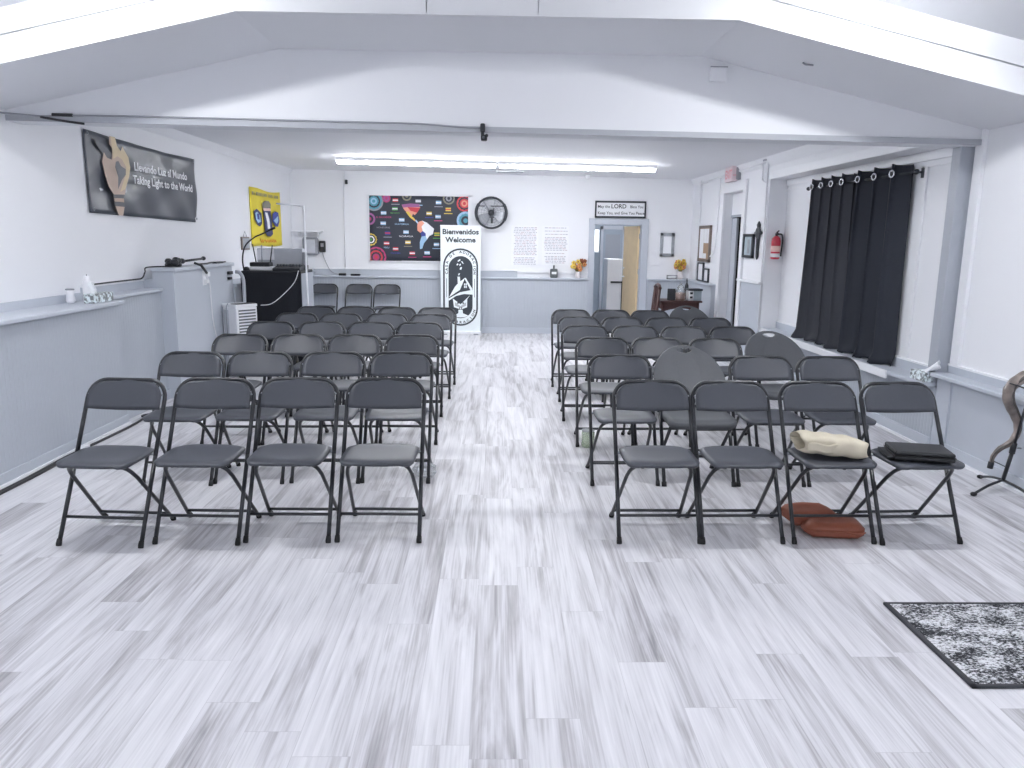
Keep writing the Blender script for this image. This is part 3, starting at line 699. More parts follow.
b = MB().text('Taking Light to the World', (bx, 7.47, 2.065), (0, 1, 0), (0, 0, 1), .075, 'white_ink', 1.25, .026)
obj('lettering', b, t)
for y_, z_ in ((6.73, 2.42), (8.99, 2.405), (6.73, 1.80), (8.99, 1.775)): obj('eyelet', MB().ring((PX+.018, y_, z_), .012, .003, 'bolt', (1, 0, 0), 10, 5), t)

# ------------------------------------------------------------------ yellow flag
t = thing('flag', 'yellow cloth flag with three dark shields on the far left wall', 'flag', (PX, 11.76, 1.43))
obj('cloth', MB().sheet(lambda u, v: (PX+.012*math.sin(u*8)*(1-v*.5), 11.0+1.50*u, 1.44+.82*v-.05*u*(1-u)*v+.01*math.sin(u*7)), 30, 10, .003, 'yellow'), t)
bx = PX+.02
b = MB()
q([(11.52, 2.05), (11.64, 2.09), (11.82, 2.1), (11.92, 2.06), (11.91, 1.94), (11.99, 1.62), (11.86, 1.58), (11.68, 1.59), (11.59, 1.64), (11.56, 1.87)], 'navy', b)
q([(11.51, 2.06), (11.64, 2.1), (11.84, 2.1), (11.93, 2.06), (11.91, 2.01), (11.51, 1.99)], 'olive', b, .001)
q([(11.54, 1.99), (11.9, 2.0), (11.92, 1.96), (11.55, 1.95)], 'pink', b, .001)
q([(11.62, 1.93), (11.74, 1.93), (11.82, 1.84), (11.85, 1.7), (11.72, 1.69), (11.7, 1.79)], 'white_ink', b, .001)
q([(11.09, 1.93), (11.23, 1.97), (11.45, 1.91), (11.46, 1.77), (11.35, 1.72), (11.24, 1.74), (11.12, 1.82)], 'navy', b)
q([(11.15, 1.9), (11.24, 1.93), (11.37, 1.88), (11.4, 1.79), (11.26, 1.77), (11.18, 1.82)], 'sky', b, .001); q([(11.22, 1.9), (11.32, 1.9), (11.34, 1.82), (11.24, 1.82)], 'royal', b, .002)
q([(12.0, 1.92), (12.15, 1.96), (12.32, 1.95), (12.37, 1.82), (12.27, 1.73), (12.14, 1.74), (11.99, 1.8)], 'royal', b); q([(12.05, 1.82), (12.3, 1.9), (12.3, 1.82), (12.2, 1.77)], 'sky', b, .001)
obj('shield_print', b, t)
b = MB(); rr_ = random.Random(2)
y = 11.06
while y < 12.36:      # heading too blurred to read: letter-sized strokes
    w = rr_.uniform(.035, .06); q([(y, 2.155), (y+w*.75, 2.155), (y+w*.75, 2.20), (y, 2.20)], 'olive', b); y += w+.012+(0.05 if rr_.random() < .12 else 0)
obj('heading', b, t)
pp_ = [(bx, 11.32+.05*k/2, 1.515+.022*math.sin(k*1.9)+(.035 if k in (0, 9) else 0)) for k in range(34)]
obj('script', MB().tube(smoothpath(pp_, 3), .006, 'orange', 5), t)
t = thing('picture', 'tiny framed picture hung from a nail beside the yellow flag', 'picture', (-3.445, 10.72, 1.40))
obj('frame', MB().box(-3.448, -3.43, 10.55, 10.88, 1.40, 1.575, 'frame_wood', .004), t); obj('print', MB().box(-3.431, -3.428, 10.59, 10.86, 1.42, 1.555, 'photo_grey'), t)
obj('hanger', MB().tube([(-3.44, 10.64, 1.575), (-3.44, 10.72, 1.65), (-3.44, 10.80, 1.575)], .003, 'device_grey', 5), t)

# ------------------------------------------------------------------ map banner on the back wall
YM = 13.175
t = thing('map_banner', 'dark banner of the Americas with flags and bright mandalas, back wall', 'banner', (-1.31, YM, 1.2))
obj('cloth', MB().sheet(lambda u, v: (-2.14+1.655*u, YM-.004*math.sin(u*9+v*3), 1.20+1.075*v), 24, 12, -.003, 'banner_navy'), t)
ym = YM-.012
def pf(L, m, b_, d=0): b_.poly([(x, ym-d, z) for x, z in L][::-1], m)
b = MB()
NA = [(-1.6, 2.13), (-1.45, 2.15), (-1.3, 2.14), (-1.29, 2.08), (-1.34, 2.0), (-1.38, 1.96), (-1.41, 1.98), (-1.43, 1.94), (-1.4, 1.92), (-1.36, 1.87), (-1.38, 1.86), (-1.46, 1.92), (-1.51, 2.0), (-1.56, 2.05)]
pf(NA, 'salmon', b); pf([(-1.6, 2.13), (-1.45, 2.15), (-1.3, 2.14), (-1.295, 2.09), (-1.5, 2.09), (-1.57, 2.08)], 'violet', b, .001)
pf([(-1.29, 2.08), (-1.34, 2.0), (-1.45, 2.03), (-1.5, 2.09)], 'red', b, .001); pf([(-1.53, 2.01), (-1.48, 2.02), (-1.43, 1.94), (-1.40, 1.92), (-1.37, 1.87), (-1.39, 1.87), (-1.46, 1.92)], 'gold', b, .001)
pf([(-1.38, 1.875), (-1.355, 1.885), (-1.31, 1.82), (-1.33, 1.81)], 'sky', b)
SA = [(-1.34, 1.8), (-1.32, 1.85), (-1.26, 1.87), (-1.18, 1.84), (-1.12, 1.79), (-1.06, 1.74), (-1.08, 1.65), (-1.14, 1.62), (-1.18, 1.56), (-1.23, 1.5), (-1.26, 1.41), (-1.3, 1.4), (-1.3, 1.52), (-1.27, 1.61), (-1.29, 1.67), (-1.34, 1.71)]
pf(SA, 'white_ink', b); pf([(-1.34, 1.8), (-1.32, 1.85), (-1.26, 1.87), (-1.22, 1.83), (-1.27, 1.77), (-1.25, 1.70), (-1.29, 1.67), (-1.34, 1.71)], 'salmon', b, .001)
pf([(-1.29, 1.67), (-1.25, 1.70), (-1.2, 1.66), (-1.2, 1.62), (-1.27, 1.61)], 'royal', b, .001); pf([(-1.27, 1.61), (-1.2, 1.62), (-1.18, 1.56), (-1.23, 1.5), (-1.26, 1.41), (-1.3, 1.4), (-1.3, 1.52)], 'sky', b, .001)
obj('continent_print', b, t)
b = MB()
flags = [(-1.7, 2.2, 'red', 'white_ink', '', 'mute'), (-1.71, 2.06, 'green', 'white_ink', 'MEXICO', 'green'), (-1.9, 1.99, 'sky', 'white_ink', 'EL SALVADOR', 'magenta'), (-1.6, 1.88, 'sky', 'white_ink', 'GUATEMALA', 'sky'),
         (-1.91, 1.82, 'sky', 'white_ink', 'HONDURAS', 'mute'), (-1.84, 1.66, 'royal', 'red', '', 'mute'), (-1.86, 1.49, 'red', 'white_ink', 'PERU', 'sky'), (-1.71, 1.4, 'red', 'white_ink', 'PANAMA', 'royal'),
         (-1.53, 1.68, 'sky', 'white_ink', 'NICARAGUA', 'white_ink'), (-1.5, 1.51, 'gold', 'white_ink', '', 'olive'), (-1.43, 1.33, 'red', 'white_ink', '', 'magenta'), (-1.18, 1.34, 'sky', 'white_ink', '', 'magenta'),
         (-1.02, 1.48, 'sky', 'white_ink', '', 'sky'), (-1.01, 1.65, 'gold', 'green', '', 'green'), (-.99, 1.94, 'sky', 'white_ink', '', 'magenta'), (-1.14, 1.99, 'gold', 'white_ink', '', 'royal'),
         (-.98, 2.17, 'sky', 'white_ink', '', 'mute'), (-1.32, 2.19, 'mute', 'white_ink', '', 'sky'), (-.82, 2.06, 'gold', 'red', '', 'gold')]
for x, z, a, c, nm, lc in flags:
    b = MB()
    pf([(x-.045, z+.028), (x+.045, z+.028), (x+.045, z-.028), (x-.045, z-.028)], a, b)
    pf([(x-.045, z+.010), (x+.045, z+.010), (x+.045, z-.010), (x-.045, z-.010)], c, b, .001)
    if nm: b.text(nm, (x, ym, z-.082), (1, 0, 0), (0, 0, 1), .026, lc, 1.1, .01, 'CENTER')
    else: pf([(x-.07, z-.060), (x+.07, z-.060), (x+.07, z-.074), (x-.07, z-.074)], lc, b)
    obj('flag_print', b, t)
def mandala(x, z, R, cols, lim):
    b = MB()
    for k, c in enumerate(cols):
        r_ = R*(1-k/len(cols)); P_ = []
        for j in range(36):
            a = 2*PI*j/36; rr2 = r_*(1+.06*math.cos(a*12)*(k % 2))
            P_.append((min(max(x+rr2*math.cos(a), -2.138), -.487), min(max(z+rr2*math.sin(a), 1.202), 2.272)))
        pf(P_, c, b, .0006*k)
    obj('mandala_print', b, t)
mandala(-2.06, 2.18, .16, ['mute', 'teal', 'banner_navy', 'teal', 'sky', 'teal'], 0); mandala(-1.85, 2.23, .07, ['magenta', 'violet', 'magenta'], 0)
mandala(-.55, 2.16, .13, ['red', 'banner_navy', 'red', 'salmon', 'red'], 0); mandala(-.53, 1.88, .15, ['sky', 'teal', 'banner_navy', 'teal'], 0)
mandala(-2.12, 1.55, .12, ['ink', 'gold', 'ink', 'white_ink', 'ink', 'green'], 0); mandala(-2.04, 1.26, .17, ['magenta', 'banner_navy', 'red', 'banner_navy', 'magenta', 'red'], 0)
mandala(-2.14, 1.89, .10, ['violet', 'banner_navy', 'magenta'], 0); mandala(-1.51, 2.27, .08, ['olive', 'banner_navy', 'olive'], 0); mandala(-.81, 2.24, .10, ['olive', 'banner_navy', 'mute', 'banner_navy'], 0)
obj('border', MB().box(-2.155, -2.135, YM-.004, YM+.008, 1.185, 2.29, 'paper').box(-.49, -.43, YM-.004, YM+.008, 1.185, 2.29, 'paper').box(-2.155, -.43, YM-.004, YM+.008, 1.185, 1.203, 'paper').box(-2.155, -.43, YM-.004, YM+.008, 2.272, 2.29, 'paper'), t)

# ------------------------------------------------------------------ roll-up welcome banner
YR = 12.86; XC = -.60
t = thing('rollup_banner', 'tall white roll-up welcome banner with a black oval house emblem', 'banner', (XC, YR, 0))
obj('base', MB().box(XC-.345, XC+.345, YR-.05, YR+.05, .0, .055, 'appliance', .01).box(XC-.30, XC-.22, YR-.11, YR+.11, 0, .015, 'device_grey').box(XC+.22, XC+.30, YR-.11, YR+.11, 0, .015, 'device_grey'), t)
obj('top_rail', MB().box(XC-.335, XC+.335, YR-.012, YR+.012, 1.775, 1.80, 'appliance', .004), t)
obj('pole', MB().tube([(XC, YR+.03, .05), (XC, YR+.02, 1.78)], .01, 'bolt'), t)
obj('sheet', MB().box(XC-.332, XC+.332, YR-.002, YR+.002, .05, 1.78, 'rollup'), t)
yr = YR-.006
rp = lambda L, m, b_, d=0: b_.poly([(XC+x, yr-d, z) for x, z in L][::-1], m)
def capsule(hw, z0, z1, n=16): return [(hw*math.cos(a), z1-hw+hw*math.sin(a)) for a in [PI*k/n for k in range(n+1)]]+[(hw*math.cos(a), z0+hw+hw*math.sin(a)) for a in [PI+PI*k/n for k in range(n+1)]]
b = MB()
rp(capsule(.29, .143, 1.425), 'emblem', b); rp(capsule(.262, .171, 1.397), 'rollup', b, .001); rp(capsule(.20, .27, 1.30), 'emblem', b, .002)
E2 = lambda L: [((x-206)*.00169, 1.30-(y-140)*.00169) for x, y in L]
for L in ([(90, 545), (150, 440), (180, 405), (250, 350), (200, 470), (140, 510)], [(243, 355), (256, 350), (322, 458), (318, 472), (305, 475)], [(90, 577), (88, 556), (200, 492), (324, 468), (324, 515), (240, 510), (160, 530)],
          [(175, 340), (200, 340), (204, 392), (178, 405)], [(180, 328), (188, 308), (200, 305), (195, 325)], [(196, 268), (208, 245), (221, 250), (212, 274)], [(165, 222), (178, 210), (186, 222), (172, 234)], [(175, 188), (200, 168), (206, 182), (184, 196)], [(210, 190), (222, 190), (238, 215), (226, 212)], [(192, 225), (206, 212), (210, 226), (198, 236)],
          [(130, 555), (205, 612), (300, 520), (272, 560), (270, 640), (210, 662), (140, 640)], [(185, 665), (226, 665), (230, 700), (282, 722), (250, 738), (206, 742), (160, 738), (148, 722), (182, 700)]):
    rp(E2(L), 'rollup', b, .003)
for L in ([(150, 590), (205, 630), (260, 590), (260, 625), (210, 650), (150, 625)],): rp(E2(L), 'emblem_grey', b, .004)
for L in ([(240, 405), (268, 405), (268, 450), (240, 450)],): rp(E2(L), 'rollup', b, .004)
for L in ([(252, 405), (256, 405), (256, 450), (252, 450)], [(240, 424), (268, 424), (268, 428), (240, 428)], [(172, 592), (188, 592), (188, 606), (172, 606)], [(224, 592), (240, 592), (240, 606), (224, 606)], [(193, 640), (200, 640), (200, 662), (193, 662)], [(212, 640), (219, 640), (219, 662), (212, 662)]):
    rp(E2(L), 'emblem', b, .005)
for sx in (-1, 1): rp([(sx*.232-.004, .93), (sx*.232+.004, .93), (sx*.232+.004, .62), (sx*.232-.004, .62)], 'emblem', b, .002)
obj('emblem_print', b, t)
b = MB().text('Bienvenidos', (XC, yr-.001, 1.655), (1, 0, 0), (0, 0, 1), .082, 'emblem', 1.06, .03, 'CENTER')
obj('lettering', b, t); b = MB().text('Welcome', (XC, yr-.001, 1.525), (1, 0, 0), (0, 0, 1), .082, 'emblem', 1.06, .03, 'CENTER'); obj('lettering', b, t); b = MB()
txt = 'CASA DE ADORACION'; R_ = .212; L_ = .14; tot = 2*L_+PI*R_
for k, ch in enumerate(txt):
    s_ = tot*(k+.5)/len(txt)
    if s_ < L_: x, z, a = -R_, 1.135-L_+s_, PI/2
    elif s_ > L_+PI*R_: x, z, a = R_, 1.135-(s_-L_-PI*R_), -PI/2
    else: th = PI-(s_-L_)/R_; x, z, a = R_*math.cos(th), 1.135+R_*math.sin(th), th-PI/2
    if ch != ' ': b.text(ch, (XC+x, yr-.003, z), (math.cos(a), 0, math.sin(a)), (-math.sin(a), 0, math.cos(a)), .040, 'emblem', 1.1, .03, 'CENTER')
obj('arc_lettering', b, t); b = MB()
txt = 'ALUMBRACION'; R2_ = .250
for k, ch in enumerate(txt):
    th = PI+.05+(PI-.1)*(k+.5)/len(txt); x, z = R2_*math.cos(th), .433+R2_*math.sin(th); a = th+PI/2
    b.text(ch, (XC+x, yr-.003, z), (math.cos(a), 0, math.sin(a)), (-math.sin(a), 0, math.cos(a)), .040, 'emblem', 1.1, .03, 'CENTER')
obj('arc_lettering', b, t)

# ------------------------------------------------------------------ wall fan
t = thing('wall_fan', 'round black wall fan on the back wall beside the map banner', 'fan', (-.10, 13.19, 2.01))
fc = (-.10, 13.06, 2.01)
obj('bracket', MB().box(-.15, -.05, 13.13, 13.2, 1.93, 2.09, 'frame_black', .006).tube([(-.1, 13.15, 2.01), fc], .03, 'frame_black'), t)
obj('ring', MB().ring(fc, .25, .018, 'frame_black', (0, 1, 0), 40, 8).tube([(fc[0]+.25*math.cos(a), fc[1]-.004, fc[2]+.25*math.sin(a)) for a in [-.5+1.1*k/12 for k in range(13)]], .026, 'frame_black', 8).tube([(fc[0]+.25*math.cos(a), fc[1]-.004, fc[2]+.25*math.sin(a)) for a in [PI-.6+1.1*k/12 for k in range(13)]], .026, 'frame_black', 8), t)
for k in range(3):
    a = PI/2+2*PI*k/3+.15
    def blade(u, v, a=a):
        r_ = .05+.18*u; th = a+(v-.5)*1.25*(1-.25*u); return (fc[0]+r_*math.cos(th), fc[1]+.03*(v-.5), fc[2]+r_*math.sin(th))
    obj('blade', MB().sheet(blade, 6, 8, .003, 'fan_grey'), t)
g_ = MB()
for R3 in (.07, .12, .165, .21): g_.ring((fc[0], fc[1]-.045+.08*(R3-.1), fc[2]), R3, .0022, 'mute', (0, 1, 0), 28, 4)
for k in range(20):
    a = 2*PI*k/20; g_.tube([(fc[0]+.05*math.cos(a), fc[1]-.05, fc[2]+.05*math.sin(a)), (fc[0]+.16*math.cos(a), fc[1]-.04, fc[2]+.16*math.sin(a)), (fc[0]+.25*math.cos(a), fc[1], fc[2]+.25*math.sin(a))], .0018, 'mute', 4)
obj('guard', g_, t)
obj('hub', MB().lathe([(.04, 0), (.04, .03), (.02, .04)], (fc[0], fc[1]-.03, fc[2]), 'frame_black', mx=Matrix.Rotation(PI/2, 4, 'X')).box(fc[0]-.22, fc[0]-.10, fc[1]-.02, fc[1]-.012, fc[2]+.10, fc[2]+.118, 'frame_black').box(fc[0]-.01, fc[0]+.20, fc[1]-.02, fc[1]-.012, fc[2]+.10, fc[2]+.118, 'frame_black').box(fc[0]-.005, fc[0]+.03, fc[1]-.05, fc[1]-.04, fc[2]-.17, fc[2]-.02, 'frame_black'), t)

# ------------------------------------------------------------------ two printed sheets
rp_ = random.Random(11)
for k, (x0, lab) in enumerate(((.245, 'white sheet of fine grey text on the back wall, nearer the fan'), (.765, 'white sheet of fine grey text on the back wall, nearer the doorway'))):
    t = thing('poster', lab, 'poster', (x0+.22, 13.19, 1.155), 0, 'printed sheets on the back wall')
    obj('paper', MB().box(x0, x0+.45, 13.186, 13.199, 1.155, 1.81, 'paper'), t)
    b = MB(); z = 1.785
    while z > 1.175:
        w = .19*(.8+.2*rp_.random()); gap = rp_.random() < .12
        if not gap:
            x = x0+.225-w
            while x < x0+.225+w:
                l = rp_.uniform(.015, .06); b.poly([(x, 13.184, z), (min(x+l, x0+.43), 13.184, z), (min(x+l, x0+.43), 13.184, z-.013), (x, 13.184, z-.013)][::-1], 'print_grey' if rp_.random() < .75 else 'print_rose'); x += l+.012
        elif b.mats: obj('print', b, t); b = MB()
        z -= .0265
    if b.mats: obj('print', b, t)

# ------------------------------------------------------------------ sign over the far door
t = thing('wall_sign', 'white blessing sign in a dark frame above the far doorway', 'sign', (2.075, 13.19, 1.955))
f_ = MB()
for x0, x1, z0, z1 in ((1.645, 2.505, 2.205, 2.235), (1.645, 2.505, 1.955, 1.985), (1.645, 1.67, 1.955, 2.235), (2.48, 2.505, 1.955, 2.235)): f_.box(x0, x1, 13.165, 13.199, z0, z1, 'frame_black', .003)
obj('frame', f_, t); obj('panel', MB().box(1.665, 2.485, 13.18, 13.198, 1.975, 2.215, 'paper'), t)
b = MB().text('May the', (1.69, 13.178, 2.12), (1, 0, 0), (0, 0, 1), .045, 'ink', 1., .012); obj('lettering', b, t); b = MB().text('LORD', (1.915, 13.178, 2.115), (1, 0, 0), (0, 0, 1), .068, 'ink', 1.0, .016); obj('lettering', b, t); b = MB().text('Bless You', (2.235, 13.178, 2.12), (1, 0, 0), (0, 0, 1), .045, 'ink', .88, .014)
obj('lettering', b, t); b = MB()
b.text('Keep You, and Give You Peace', (1.69, 13.178, 2.015), (1, 0, 0), (0, 0, 1), .045, 'ink', .97, .012)
obj('lettering', b, t)

# ------------------------------------------------------------------ small things on the back wall
t = thing('framed_picture', 'rustic grey wooden frame with a pale print, right of the far doorway', 'picture', (2.9, 13.19, 1.32))
f_ = MB()
for x0, x1, z0, z1 in ((2.775, 3.015, 1.66, 1.72), (2.775, 3.015, 1.325, 1.375), (2.775, 2.825, 1.325, 1.72), (2.965, 3.015, 1.325, 1.72)): f_.box(x0, x1, 13.17, 13.199, z0, z1, 'photo_grey', .004)
obj('frame', f_, t); obj('print', MB().box(2.82, 2.97, 13.178, 13.198, 1.37, 1.665, 'paper'), t)
tag(obj('light_switch', MB().box(2.63, 2.72, 13.185, 13.2, 1.36, 1.42, 'trim_white', .004).box(2.66, 2.69, 13.178, 13.186, 1.38, 1.40, 'appliance')), 'small white thermostat box right of the far door casing', 'switch')
tag(obj('light_switch', MB().box(2.63, 2.80, 13.187, 13.2, 1.17, 1.25, 'trim_white', .004).box(2.66, 2.69, 13.18, 13.188, 1.19, 1.22, 'appliance').box(2.73, 2.76, 13.18, 13.188, 1.19, 1.22, 'appliance')), 'white double switch plate under the thermostat on back wall', 'switch')
t = thing('pump_bottle', 'dark grey pump bottle with a white label on the back ledge', 'bottle', (.965, 13.09, .945))
obj('body', MB().box(.905, 1.03, 13.05, 13.13, .947, 1.10, 'bottle', .018, 3), t); obj('label', MB().box(.93, 1.01, 13.046, 13.051, 1.01, 1.05, 'label_white'), t)
obj('pump', MB().tube([(.967, 13.09, 1.10), (.967, 13.09, 1.15)], .014, 'bottle').tube([(.967, 13.09, 1.155), (.967, 13.05, 1.15)], .009, 'bottle', 6), t)
obj('cloth', MB().box(.73, .90, 13.05, 13.13, .946, .956, 'appliance_grey', .003), t)
def bouquet(name, lab, c, vr, vh, cols, R4, n_):
    t_ = thing(name, lab, 'vase', c)
    obj('vase', MB().lathe([(vr*.7, 0), (vr, vh*.3), (vr*.8, vh*.8), (vr*.95, vh)], c, 'ceramic', 14), t_)
    rg = random.Random(n_); st = MB(); fl = {}
    for k in range(n_):
        a = rg.uniform(0, 2*PI); rr3 = R4*math.sqrt(rg.random()); hgt = vh+R4*.9+rg.uniform(-.6, .8)*R4
        p = (c[0]+rr3*math.cos(a), c[1]+rr3*.6*math.sin(a), c[2]+hgt)
        st.tube([(c[0], c[1], c[2]+vh*.8), p], .003, 'leaf', 4)
        fb2 = MB()
        for j in range(5):
            aa = 2*PI*j/5+a; fb2.blob((p[0]+.022*math.cos(aa), p[1]-.005, p[2]+.022*math.sin(aa)), (.02, .012, .02), cols[k % len(cols)], 1)
        fb2.blob((p[0], p[1]-.012, p[2]), (.014, .01, .014), 'flower_rust', 1)
        obj('flower', fb2, t_)
    obj('stems', st, t_)
bouquet('flower_vase', 'small white vase of orange flowers on the back ledge by the doorway', (1.375, 13.1, .945), .045, .11, ['flower_orange', 'gold', 'flower_rust'], .12, 16)
bouquet('flower_vase', 'white vase of yellow autumn flowers in the far right corner', (3.12, 13.1, .945), .05, .13, ['flower_yellow', 'gold', 'flower_orange'], .11, 18)
rk = MB()
for y in (13.05, 13.12):
    for z in (.955, 1.01): rk.tube([(2.90, y, z), (3.06, y, z)], .004, 'iron', 5)
    for x in (2.90, 3.06): rk.tube([(x, y, .946), (x, y, 1.015)], .004, 'iron', 5)
tag(obj('wire_rack', rk), 'small dark wire rack on the back ledge left of the yellow flowers', 'rack')
t = thing('conduit', 'thin white wall conduit with a black sensor left of map banner', 'pipe', (-2.55, 13.19, 1.07))
obj('pipe', MB().tube([(-2.57, 13.185, 1.07), (-2.545, 13.185, 2.66)], .010, 'trim_white', 6), t); obj('sensor', MB().box(-2.53, -2.49, 13.15, 13.199, 2.45, 2.52, 'black', .006), t)
tag(obj('ceiling_sensor', MB().lathe([(.05, 0), (.05, -.02), (.035, -.05)], (1.48, 12.9, cz(1.48)), 'trim_white', 16)), 'small white round sensor on the ceiling above the far sign', 'sensor')
v_ = MB().box(-.02, .42, 12.35, 12.5, cz(.2)-.022, cz(.2)-.002, 'trim_white', .003)
for k in range(5): v_.box(.0, .40, 12.365+.026*k, 12.375+.026*k, cz(.2)-.026, cz(.2)-.021, 'device_grey')
tag(obj('ceiling_vent', v_), 'white slotted vent on the ceiling behind the strip lights', 'vent')
# ledge clutter left
tag(obj('power_adapter', MB().box(-2.66, -2.54, 13.06, 13.12, .947, .985, 'black', .008)), 'black power adapter on the back ledge, nearer the corner', 'adapter', None)
tag(obj('power_adapter', MB().box(-2.46, -2.30, 13.06, 13.12, .947, .98, 'black', .008)), 'black power adapter on the back ledge, nearer the map banner', 'adapter', None)
t = thing('wall_shelf', 'small white wall shelf above the grey rounded box', 'shelf', (-3.18, 13.19, 1.66))
obj('board', MB().box(-3.42, -2.92, 13.03, 13.2, 1.66, 1.685, 'trim_white', .004), t); obj('bracket', MB().box(-3.35, -3.32, 13.1, 13.2, 1.60, 1.66, 'trim_white').box(-3.02, -2.99, 13.1, 13.2, 1.60, 1.66, 'trim_white'), t)
t = thing('wall_speaker', 'grey rounded box mounted on the wall under the white shelf', 'speaker', (-3.13, 13.19, 1.28))
obj('body', MB().box(-3.26, -3.0, 13.08, 13.2, 1.28, 1.58, 'device_grey', .045, 4), t); obj('grille', MB().box(-3.22, -3.04, 13.074, 13.082, 1.32, 1.54, 'appliance_grey', .003), t)
t = thing('wall_phone', 'black handset hung on the wall right of the grey box', 'phone', (-2.94, 13.19, 1.33))
obj('body', MB().box(-3.0+.01, -2.885, 13.13, 13.2, 1.33, 1.52, 'black', .02, 3), t); obj('keypad', MB().box(-2.96, -2.91, 13.124, 13.131, 1.42, 1.48, 'device_grey'), t)
obj('cord', MB().tube(smoothpath([(-2.94, 13.16, 1.33), (-2.90, 13.15, 1.2), (-2.80, 13.12, 1.02), (-2.66, 13.09, .965)], 5), .006, 'device_grey', 5), t)
t = thing('pole_stand', 'thin white pole with a short side arm beside the black desk', 'stand', (-2.25, 9.22, 0))
obj('pole', MB().tube([(-2.262, 9.22, 1.93), (-2.245, 9.22, .02)], .011, 'pipe_white', 8), t); obj('arm', MB().tube([(-2.58, 9.24, 1.965), (-2.30, 9.22, 1.945)], .010, 'pipe_white', 8), t)
obj('elbow', MB().tube(smoothpath([(-2.31, 9.22, 1.945), (-2.272, 9.22, 1.942), (-2.262, 9.22, 1.93), (-2.262, 9.22, 1.88)], 4), .014, 'pipe_white', 8), t); obj('base', MB().lathe([(.13, 0), (.13, .012), (.03, .03)], (-2.245, 9.22, 0), 'pipe_white', 20), t)

# ------------------------------------------------------------------ equipment corner at left
t = thing('media_desk', 'tall black-draped desk in the left corner behind the air cooler', 'desk', (-2.72, 9.7, 0))
obj('top', MB().box(-3.06, -2.35, 9.32, 9.92, 1.15, 1.18, 'black', .006), t)
obj('cloth', MB().sheet(lambda u, v: (-3.065+.72*u, 9.31+.008*math.sin(u*22)*(1-v), .02+1.14*v), 40, 6, -.006, 'black_cloth'), t)
obj('side_panel', MB().box(-2.365, -2.345, 9.33, 9.91, .02, 1.15, 'grey_dark', .003), t)
for x in (-3.02, -2.4):
    for y in (9.38, 9.88): obj('leg', MB().box(x-.02, x+.02, y-.02, y+.02, 0, 1.15, 'frame'), t)
t = thing('router', 'black wireless router with raised antennas on the media desk', 'router', (-2.98, 9.5, 1.18))
obj('stand', MB().box(-3.0, -2.72, 9.45, 9.65, 1.18, 1.225, 'appliance', .008), t)
obj('body', MB().box(-3.0, -2.76, 9.46, 9.62, 1.226, 1.275, 'black', .01), t)
for x0, x1, h_ in ((-2.96, -3.0, .23), (-2.89, -2.89, .22), (-2.79, -2.76, .22)): obj('antenna', MB().tube([(x0, 9.6, 1.26), (x1, 9.62, 1.26+h_)], .007, 'black' if x0 != -2.89 else 'mute', 6), t)
t = thing('mixer', 'black sound mixer with a tangle of knobs on the media desk', 'mixer', (-2.55, 9.55, 1.18))
obj('body', MB().prism([(-2.70, 9.36, 1.18), (-2.70, 9.62, 1.18), (-2.70, 9.62, 1.25), (-2.70, 9.36, 1.21)], (.33, 0, 0), 'black', .008), t)
for k in range(8): obj('knob', MB().lathe([(.012, 0), (.010, .03)], (-2.67+.038*k, 9.5, 1.228), 'slot', 8), t)
t = thing('metal_case', 'light grey metal case standing on the media desk under the flag', 'case', (-2.78, 9.92, 1.18))
obj('body', MB().box(-2.98, -2.42, 9.72, 9.90, 1.18, 1.44, 'case_grey', .006), t); obj('paper', MB().box(-2.98, -2.77, 9.714, 9.719, 1.30, 1.43, 'paper'), t)
tag(obj('switch_box', MB().box(-2.41, -2.355, 9.66, 9.71, 1.24, 1.40, 'device_grey', .006).box(-2.415, -2.352, 9.64, 9.73, 1.18, 1.24, 'black', .004)), 'dark grey upright device right of the metal case', 'device')
t = thing('gooseneck_mic', 'black gooseneck microphone arching over the media desk', 'microphone', (-3.05, 9.45, 1.18))
obj('neck', MB().tube(smoothpath([(-3.05, 9.40, 1.18), (-3.06, 9.40, 1.32), (-3.02, 9.40, 1.47), (-2.91, 9.40, 1.57), (-2.80, 9.40, 1.62), (-2.70, 9.40, 1.67)], 6), .009, 'black', 8), t)
obj('head', MB().tube([(-2.705, 9.40, 1.668), (-2.655, 9.40, 1.69)], .014, 'black', 8), t); obj('base', MB().lathe([(.04, 1.18), (.035, 1.21), (.015, 1.225)], (-3.02, 9.40, 0), 'black', 14), t)
t = thing('air_cooler', 'white upright portable air cooler in front of the black desk', 'air cooler', (-2.885, 8.78, 0), math.radians(-36))
obj('body', MB().box(-.15, .15, -.16, .16, .05, .80, 'appliance', .012), t, local=True)
obj('top_panel', MB().box(-.155, .155, -.165, .165, .80, .835, 'appliance', .01), t, local=True)
obj('controls', MB().box(.02, .15, -.15, .15, .836, .842, 'black', .002), t, local=True)
b = MB().box(.148, .153, -.13, .13, .38, .77, 'appliance_grey')
obj('outlet_recess', b, t, local=True)
b = MB()
for k in range(11): b.box(.152, .162, -.13, .13, .40+.034*k, .415+.034*k, 'appliance', .002)
for k in range(11): b.box(.1525, .1545, -.13, .13, .417+.034*k, .432+.034*k, 'slot')
obj('louvers', b, t, local=True)
obj('side_panel', MB().box(-.12, -.02, -.166, -.16, .1, .77, 'appliance_grey', .002), t, local=True)
for x in (-.12, .12):
    for y in (-.13, .13): obj('caster', MB().lathe([(.025, -.012), (.025, .012)], (x, y, .026), 'black', 10, mx=Matrix.Rotation(PI/2, 4, 'X')), t, local=True)
bpy.data.objects['air_cooler'].scale = (.86, .86, 1); bpy.data.objects['air_cooler'].location.x -= .035
